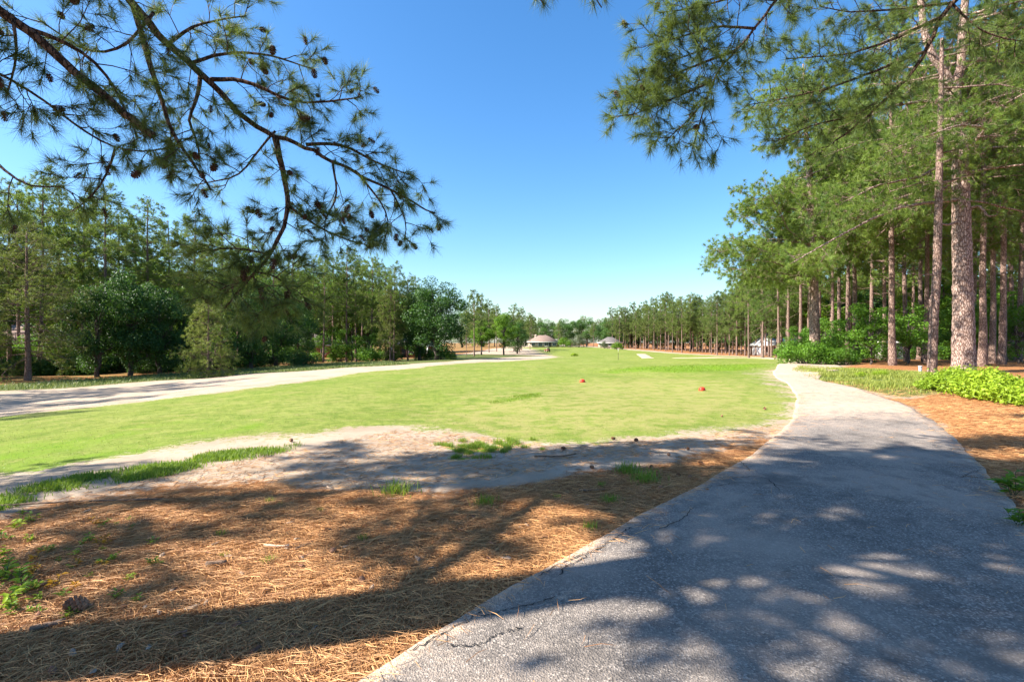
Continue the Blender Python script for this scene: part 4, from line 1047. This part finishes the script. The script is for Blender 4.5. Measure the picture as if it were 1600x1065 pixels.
for q in range(20):
    z0 = rng.uniform(8, 13.5); p0 = tB+np.array([0, .1, z0]); a = rng.uniform(0, 6.28)
    B = curve_pts(p0, [math.cos(a), math.sin(a), rng.uniform(0, .4)], rng.uniform(2, 4.5), 7, .02, .12)
    ok = [outside_view(b) for b in B]; n_ok = ok.index(False) if False in ok else 7
    if n_ok < 4: continue
    B = B[:n_ok]-base; m = MB(); m.tube(B, np.linspace(.05, .015, len(B)), 6); ob('limb', m.mesh('limb', M['bark_near'], True), e)
    twig_cluster(wood, TP, TD, B, 8, .95, .25, .012, 4, .4, .05, 3, .2, .6, lambda p: outside_view(p+base))
ob('twigs', wood.mesh('twigs_upper', M['bark_near']), e, 'stuff')
V, T, var = tuft_mesh_arrays(np.array(TP), np.array(TD), 30, .2, .012, .85, .15)
ob('crown', mk_mesh('crown_upper', V, T, M['needle_near'], False, dict(var=var)), e, 'stuff')

# ------------------------------------------------------------------ houses
def house(name, label, loc, rz, w_, d_, wh, rh, wall, roof, hip=.5, wins=(), doors=(), chimney=None, over=.5, columns=()):
    e = empty(name, loc, rz, 1, label, 'house')
    m = MB(); m.box((0, 0, wh/2-.2), (w_, d_, wh+.4)); ob('wall', m.mesh('wall', wall), e)
    ox, oy = w_/2+over, d_/2+over; rx = max(.05, ox-hip*oy*2) if hip else ox
    V = [[-ox, -oy, wh], [ox, -oy, wh], [ox, oy, wh], [-ox, oy, wh], [-rx, 0, wh+rh], [rx, 0, wh+rh], [-ox, -oy, wh-.18], [ox, -oy, wh-.18], [ox, oy, wh-.18], [-ox, oy, wh-.18]]
    rf = ob('roof', mk_mesh('roof', V, [np.array([[0, 4, 3], [1, 2, 5]]), np.array([[0, 1, 5, 4], [2, 3, 4, 5], [6, 7, 1, 0], [7, 8, 2, 1], [8, 9, 3, 2], [9, 6, 0, 3], [9, 8, 7, 6]])], roof), e)
    m = MB(); m.box((0, -oy-.03, wh-.09), (2*ox+.08, .06, .24)); m.box((ox+.03, 0, wh-.09), (.06, 2*oy+.08, .24)); m.box((-ox-.03, 0, wh-.09), (.06, 2*oy+.08, .24)); ob('eave_board', m.mesh('eave_board', M['white_paint']), e)
    for (x, z, ww, hh) in wins:
        m = MB(); y = -d_/2
        m.box((x-ww/2, y-.04, z), (.1, .12, hh+.2)); m.box((x+ww/2, y-.04, z), (.1, .12, hh+.2)); m.box((x, y-.041, z+hh/2), (ww+.1, .12, .1)); m.box((x, y-.041, z-hh/2), (ww+.2, .16, .1)); m.box((x, y-.03, z), (.05, .08, hh))
        wo = ob('window', m.mesh('window', M['white_paint']), e)
        g = MB(); g.box((x, y-.01, z), (ww-.06, .05, hh-.06)); ob('pane', g.mesh('pane', M['glass']), wo)
    for (x, ww, hh) in doors:
        m = MB(); m.box((x, -d_/2-.03, hh/2), (ww, .1, hh)); ob('door', m.mesh('door', M['dark_paint']), e)
    for (x, hh) in columns:
        m = MB(); m.tube([[x, -d_/2-1.0, 0], [x, -d_/2-1.0, hh]], .16, 10); m.box((x, -d_/2-1.0, hh-.06), (.45, .45, .12)); m.box((x, -d_/2-1.0, .06), (.45, .45, .12)); ob('column', m.mesh('column', M['white_paint']), e)
    if chimney:
        x, z = chimney; m = MB(); m.box((x, .6, z/2+wh/2), (.9, .9, z-wh+2)); m.box((x, .6, z+1.05-.5), (1.05, 1.05, .2)); ob('chimney', m.mesh('chimney', wall), rf)
    return e
def hp(px, d): x = (px-CX)/F*d; return (x, d, float(H(x, d)))
house('brick_house', 'red brick house with grey roof behind the slender left pines', hp(478, 122), .12, 15, 10, 2.9, 4.3, M['brick'], M['roof_grey'], .5, [(2.4, 1.5, 1.1, 1.5), (5.2, 1.5, 1.1, 1.5), (-1.2, 1.5, 1.1, 1.5), (-4.5, 1.5, 1.4, 1.5)], [(-2.8, 1.0, 2.1)], (-4, 6))
house('brick_house', 'brick house with white porch columns beside the big dark oak', hp(650, 124), -.1, 10, 8, 2.8, 2.8, M['brick'], M['roof_grey'], .5, [(2.5, 1.5, 1.1, 1.4), (0, 1.5, 1.1, 1.4)], [(-1.8, 1.0, 2.1)], None, .5, [(-4.4, 2.6), (-3.7, 2.6), (4.2, 2.6)])
house('brick_house', 'brick house with pale roof hidden behind the broad left pine', hp(25, 84), .25, 14, 9, 2.7, 3.4, M['brick'], M['roof_tan'], .5, [(-3, 1.4, 1.1, 1.4), (3.4, 1.4, 1.1, 1.4), (0.6, 1.4, 1.1, 1.4)], [(5.2, 1.0, 2.1)], (3, 5.4))
house('brick_house', 'low brick house glimpsed through the dark left woods', hp(250, 100), .1, 13, 9, 2.7, 3.2, M['brick'], M['roof_grey'], .5, [(-3.5, 1.4, 1.1, 1.4), (0, 1.4, 1.1, 1.4), (3.4, 1.4, 1.1, 1.4)], [(5.2, 1.0, 2.1)])
house('tan_house', 'tan house with brown hipped roof at the end of the fairway', hp(848, 226), .05, 12.6, 9, 2.4, 2.9, M['siding'], M['roof_tan'], .5, [(-4.6, 1.3, 1.4, 1.3), (-1.6, 1.3, 1.6, 1.7), (1.0, 1.3, 1.6, 1.7), (4.6, 1.3, 1.4, 1.3)], [(2.6, 1.0, 2.0)], (-3, 4.6))
house('grey_house', 'pale house with grey gabled roof behind the far right pines', hp(953, 226), -.15, 10, 9, 2.3, 2.5, M['siding'], M['roof_grey'], .45, [(-3, 1.4, 1.2, 1.3), (0, 1.4, 1.2, 1.3), (3, 1.4, 1.2, 1.3)])
house('white_house', 'house with pale grey roof behind trunks right of the fairway', hp(1226, 136), 0, 9, 8, 3.1, 1.2, M['brick'], M['roof_white'], .45, [(-2.2, 1.7, 1.8, 1.9), (1.6, 1.7, 1.6, 1.6)], [(-.2, 1.0, 2.2)])
house('white_pavilion', 'white steep roofed pavilion among trunks right of the fairway', hp(1197, 130), .1, 4.6, 4.6, 2.6, 3.0, M['white_paint'], M['roof_white'], .5, [(-1.0, 1.4, 1.0, 1.4), (1.0, 1.4, 1.0, 1.4)])
house('grey_house', 'grey house glimpsed behind the saplings in the right woods', hp(1430, 88), 0, 14, 9, 3.0, 3.0, M['concrete'], M['roof_grey'], .5, [(-4, 1.6, 1.2, 1.4), (-.5, 1.6, 1.2, 1.4), (3.5, 1.6, 1.2, 1.4)], [(1.6, 1.0, 2.1)])

# ------------------------------------------------------------------ small course furniture
def dome(name, parent, rx, ry, rz, mat):
    V = []; n, k = 14, 6
    for i in range(k+1):
        f = i/k*math.pi/2; 
        for j in range(n):
            a = j/n*2*math.pi
            sq = (abs(math.cos(a))**4+abs(math.sin(a))**4)**-.25
            V.append([rx*math.cos(a)*sq*math.cos(f)**.6, ry*math.sin(a)*sq*math.cos(f)**.6, rz*math.sin(f)])
    Qd = [[i*n+j, i*n+(j+1) % n, (i+1)*n+(j+1) % n, (i+1)*n+j] for i in range(k) for j in range(n)]
    return ob(name, mk_mesh(name, V, np.array(Qd), mat, True), parent)
for (px, py, lb) in ((910, 597, 'small red tee marker at the left side of the tee'), (1097, 610, 'small red tee marker on the tee nearer the cart path')):
    g = ground(px, py); e = empty('tee_marker', g, .3, 1, lb, 'tee marker')
    dome('block', e, .105, .085, .12, M['red_paint']); m = MB(); m.tube([[0, 0, -.08], [0, 0, .03]], .012, 6); ob('spike', m.mesh('spike', M['dark_paint']), e)
g = ground(966, 562); e = empty('yardage_stake', g, 0, 1, 'thin dark stake standing out on the open fairway', 'stake')
m = MB(); m.tube([[0, 0, -.1], [0, 0, .7]], .022, 8); ob('post', m.mesh('post', M['dark_paint']), e); m = MB(); m.box((0, 0, .72), (.06, .06, .06)); ob('cap', m.mesh('cap', M['dark_paint']), e)
for (px, py, h_, lb) in ((1438, 583, .28, 'short white stake in the verge grass by the leaning pine'), (966, 549.5, 1.0, 'white marker post before the far right pines')):
    g = ground(px, py); e = empty('marker_stake', g, 0, 1, lb, 'stake')
    m = MB(); m.box((0, 0, h_/2-.05), (.10, .06, h_+.1)); ob('post', m.mesh('post', M['white_paint']), e); m = MB(); m.box((0, 0, h_+.025), (.13, .09, .05)); ob('cap', m.mesh('cap', M['white_paint']), e)
def golf_cart(loc, rz):
    e = empty('golf_cart', loc, rz, 1, 'small brown golf cart parked by the tan roofed house', 'golf cart')
    m = MB(); m.box((0, 0, .42), (1.15, 2.2, .22)); m.box((0, .85, .68), (1.1, .5, .4)); m.box((0, -.75, .66), (1.1, .6, .34)); ob('body', m.mesh('body', M['bark_chip']), e)
    m = MB(); m.box((0, -.35, .86), (1.05, .5, .12)); m.box((0, -.62, 1.12), (1.05, .12, .45)); ob('seat', m.mesh('seat', M['siding']), e)
    m = MB(); m.box((0, -.1, 1.84), (1.15, 1.7, .07)); ob('roof', m.mesh('roof', M['concrete']), e)
    for x in (-.5, .5):
        for y in (-.85, .62):
            m = MB(); m.tube([[x, y, .5], [x, y*.9, 1.82]], .022, 6); ob('roof_post', m.mesh('roof_post', M['dark_paint']), e)
        for y in (-.72, .8):
            m = MB(); m.tube([[x-.09, y, .24], [x+.09, y, .24]], .24, 14); wo = ob('wheel', m.mesh('wheel', M['dark_paint']), e)
            m = MB(); m.tube([[x-.10, y, .24], [x+.10, y, .24]], .12, 10); ob('rim', m.mesh('rim', M['concrete']), wo)
golf_cart(ground(855, 549.6), .4)

# ------------------------------------------------------------------ litter on the ground
def gp(px, py, dz=0.0): g = ground(px, py); g[2] += dz; return g
def stick(px, py, L, r_, az, mat, label, group=None, name='stick', kinks=6):
    P = curve_pts([0, 0, 0], [math.cos(az), math.sin(az), .02], L, kinks, 0, .10); P -= P.mean(0); P[:, 2] = np.abs(P[:, 2])*.3
    m = MB(); m.tube(P, r_*np.linspace(1, .75, kinks), 8, True, .10)
    g = gp(px, py, r_*.8+.012); o = ob(name, m.mesh(name, mat), None, None, label, 'stick', group); o.location = [float(v) for v in g]
stick(432, 857, .20, .012, .0, M['stick_pale'], 'pale peeled stick lying on sunlit orange straw')
stick(471, 858, .11, .012, 1.0, M['stick'], 'short grey stick beside the pale peeled one')
stick(478, 872, .09, .011, .7, M['bark_chip'], 'dark stub of wood below the grey stick')
stick(338, 886, .13, .02, .05, M['stick'], 'thick weathered stub of branch in the limb shadow')
stick(75, 984, .15, .018, .5, M['stick'], 'thick grey branch piece in the dark shadow band')
stick(868, 716, .62, .012, .35, M['stick'], 'long thin branch lying across the pale bare sand')
stick(925, 768, .28, .010, -.1, M['stick'], 'thin dark stick on shaded straw near the path')
stick(90, 790, 1.9, .012, .55, M['stick'], 'long dark fallen branch along the edge of the grass strip', None, 'stick', 12)
for q in range(26):
    px, py = random.uniform(20, 1000), random.uniform(770, 1040)
    if px > 540+(1065-py)*1.6-60: continue
    stick(px, py, random.uniform(.1, .3), random.uniform(.003, .006), random.uniform(0, 3.1), M['stick'] if q % 3 else M['stick_pale'], 'thin twig lying in the pine straw', 'thin twigs in the straw', 'twig')
def chip_mesh(seed, L, wd, mat):
    r = np.random.default_rng(seed); n = 9; a = np.arange(n)/n*6.283
    rr = r.uniform(.75, 1.15, n); V = np.column_stack([np.cos(a)*L/2*rr, np.sin(a)*wd/2*rr, r.uniform(0, .008, n)])
    V = np.vstack([V, V+[0, 0, .003], [[0, 0, .006]]])
    j = np.arange(n); 
    return mk_mesh('chip', V, [np.column_stack([j+n, (j+1) % n+n, np.full(n, 2*n)]), np.column_stack([j, (j+1) % n, (j+1) % n+n, j+n])], mat, False, dict(var=np.full(2*n+1, r.uniform(0, 1))))
chips = [chip_mesh(i, .07, .035, M['bark_chip']) for i in range(4)]; dleaf = [chip_mesh(10+i, .065, .03, M['dead_leaf']) for i in range(5)]
for q in range(110):
    px, py = random.uniform(0, 1150), random.uniform(745, 1060)
    if px > 540+(1065-py)*1.6-40: continue
    lf = q % 2; o = ob('dead_leaf' if lf else 'bark_flake', (dleaf if lf else chips)[q % 4], None, None, 'small pale dead leaf lying on the pine straw' if lf else 'small brown flake of bark lying on the pine straw', 'dead leaf' if lf else 'bark flake', 'dead leaves on the straw' if lf else 'bark flakes on the straw')
    o.location = [float(v) for v in gp(px, py, .022)]; o.rotation_euler = (random.uniform(-.3, .3), random.uniform(-.3, .3), random.uniform(0, 6.28)); s = random.uniform(.5, 1.3); o.scale = (s, s, s)
def ground_cone(px, py, label, s, az, group=None):
    e = empty('pine_cone', gp(px, py, .035*s), az, s, label, 'pine cone', group)
    o = ob('scales', CONE_G, e); o.rotation_euler = (R(82), 0, 0); o.location = (0, .055, 0)
    m = MB(); m.tube([[0, .055, 0], [0, .075, .004]], .005, 6); ob('stalk', m.mesh('stalk', M['cone']), e)
ground_cone(119, 958, 'large open brown pine cone at the edge of the dark shadow band', 1.15, -1.4)
for px, py in ((1045, 712), (1095, 726), (1018, 732), (1032, 765), (1078, 748), (994, 690), (925, 732), (958, 687), (1060, 745), (880, 703), (1105, 770), (1075, 703), (1195, 640), (1128, 651), (455, 690), (512, 832), (520, 866), (565, 911)):
    ground_cone(px, py, 'brown pine cone fallen on the ground near the tee and path', random.uniform(.5, .75), random.uniform(0, 6.28), 'fallen pine cones')

# ------------------------------------------------------------------ seedlings, grass tufts and sprouts
def seedling_proto(seed, n_st, h_, leaf, mat):
    global rng
    keep_rng = rng; rng = np.random.default_rng(seed); st = MB(); C = []; N = []
    for s_ in range(n_st):
        a = rng.uniform(0, 6.28); P = curve_pts([rng.normal(0, .02), rng.normal(0, .02), -.01], [math.cos(a)*.4, math.sin(a)*.4, 1], h_*rng.uniform(.6, 1.1), 5, .03, .12)
        st.tube(P, np.linspace(.003, .0015, 5), 4, False)
        for k in range(7):
            f = rng.uniform(.3, 1); i0 = min(3, int(f*4)); p = P[i0]+(P[i0+1]-P[i0])*(f*4-i0); b = rng.uniform(0, 6.28)
            d = np.array([math.cos(b), math.sin(b), rng.uniform(.1, .8)]); C.append((p, unit(d)))
    V = []; T = []
    for p, d in C:
        L = leaf*rng.uniform(.6, 1.2); s = unit(np.cross(d, [0, 0, 1.0])); w_ = L*.2; k = len(V)
        V += [p, p+d*L*.45+s*w_+[0, 0, .006], p+d*L*.45-[0, 0, .004], p+d*L*.45-s*w_+[0, 0, .006], p+d*L-[0, 0, L*.15]]
        T += [[k, k+1, k+2], [k, k+2, k+3], [k+1, k+4, k+2], [k+2, k+4, k+3]]
    var = np.repeat(rng.uniform(0, 1, len(C)), 5)
    me = mk_mesh('leaves', np.array(V), np.array(T), mat, False, dict(var=var)); rng = keep_rng
    return [('stem', st.mesh('stem', M['leaf_olive'], False, None)), ('leaves', me)]
SD = [seedling_proto(200+i, n, .17, .075, M['leaf_vine'] if i != 2 else M['leaf_bright']) for i, n in enumerate((3, 4, 3))]
M['leaf_orange'] = leaf_mat('leaf_orange', (.4, .16, .02), (.55, .35, .03), .35, (.6, .3, .03))
SDO = seedling_proto(210, 2, .12, .06, M['leaf_orange'])
sp = [(40, 805), (48, 818), (5, 848), (12, 870), (50, 848), (10, 885), (22, 900), (5, 912), (28, 935), (45, 928), (8, 955), (20, 962), (55, 945), (75, 865), (90, 880), (108, 862), (125, 855), (160, 825), (180, 822), (203, 815), (205, 828), (150, 885), (172, 880), (135, 850), (120, 872), (240, 852), (245, 885), (200, 908), (185, 938), (215, 942), (140, 905), (112, 890), (100, 935), (165, 862), (110, 968), (60, 960), (20, 830), (0, 925), (35, 915)]
for q, (px, py) in enumerate(sp):
    place(SD[q % 3], 'seedling', 'young leafy green seedling sprouting from the straw at the left', 'seedling', 'green seedlings in the straw', gp(px, py), None, random.uniform(.5, 1.1)*(.85 if px < 60 else .6))
for q, (px, py) in enumerate([(147, 823), (57, 878), (120, 888), (88, 918), (155, 853), (168, 852), (160, 888), (115, 925), (52, 902)]):
    place(SDO, 'seedling', 'small seedling with orange yellow leaves among the green ones', 'seedling', 'orange leaved seedlings', gp(px, py), None, random.uniform(.6, 1.0))
SPR = seedling_proto(220, 5, .2, .13, M['leaf_bright'])
place(SPR, 'sprout', 'bright leafy sprout on the right bank above the other sprout', 'sprout', None, gp(1585, 778), None, 1.35)
place(SPR, 'sprout', 'small leafy sprout low on the right bank by the path edge', 'sprout', None, gp(1592, 826), None, .95)
def tuft_proto(seed, n, h_, sp_):
    global rng
    keep_rng = rng; rng = np.random.default_rng(seed); P = np.column_stack([rng.normal(0, sp_, n), rng.normal(0, sp_, n), np.zeros(n)]); me = blades(P, h_, .007, .45, M['grass'], 'blades', .5); rng = keep_rng
    return me
TUF = [tuft_proto(230, 150, .13, .07), tuft_proto(231, 60, .10, .035)]
for (px, py, s, k, lb) in [(980, 737, 1.1, 0, 'bright grass tuft on the bare dirt above the path edge'), (1008, 752, 1.2, 0, 'wide grass tuft between the cones and the path'), (757, 788, .8, 0, 'dark green grass tuft in the shaded straw'), (620, 770, 1.2, 0, 'sparse grass tuft where straw meets the limb shadow'), (952, 785, .7, 0, 'small grass tuft on shaded straw near the asphalt'), (922, 828, .9, 1, 'thin upright grass sprig in straw by the path edge')]:
    e = empty('grass_tuft', gp(px, py), 0, s, lb, 'grass tuft'); o = ob('blades', TUF[k], e, 'stuff')
for (px, py) in [(412, 882), (422, 878), (437, 790), (421, 786), (345, 838), (350, 872), (500, 800), (566, 845), (940, 760), (870, 780)]:
    e = empty('grass_tuft', gp(px, py), 0, random.uniform(.4, .7), 'tiny grass sprig poking through the pine straw', 'grass tuft', 'tiny grass sprigs'); ob('blades', TUF[1], e, 'stuff')
for q in range(46):
    c = clump_px[0][0] if q < 30 else clump_px[1][0] if q < 42 else clump_px[4][0]
    px, py = c[0]+random.gauss(0, 26), c[1]+random.gauss(0, 5)
    e = empty('grass_tuft', gp(px, py), random.uniform(0, 6), random.uniform(.35, .7), 'grass tuft of the green patch on the bare sand below the tee', 'grass tuft', 'tufts of the patch on the sand'); ob('blades', TUF[0], e, 'stuff')

scene.render.engine = 'CYCLES'
scene.cycles.max_bounces = 6; scene.cycles.diffuse_bounces = 3; scene.cycles.transmission_bounces = 4
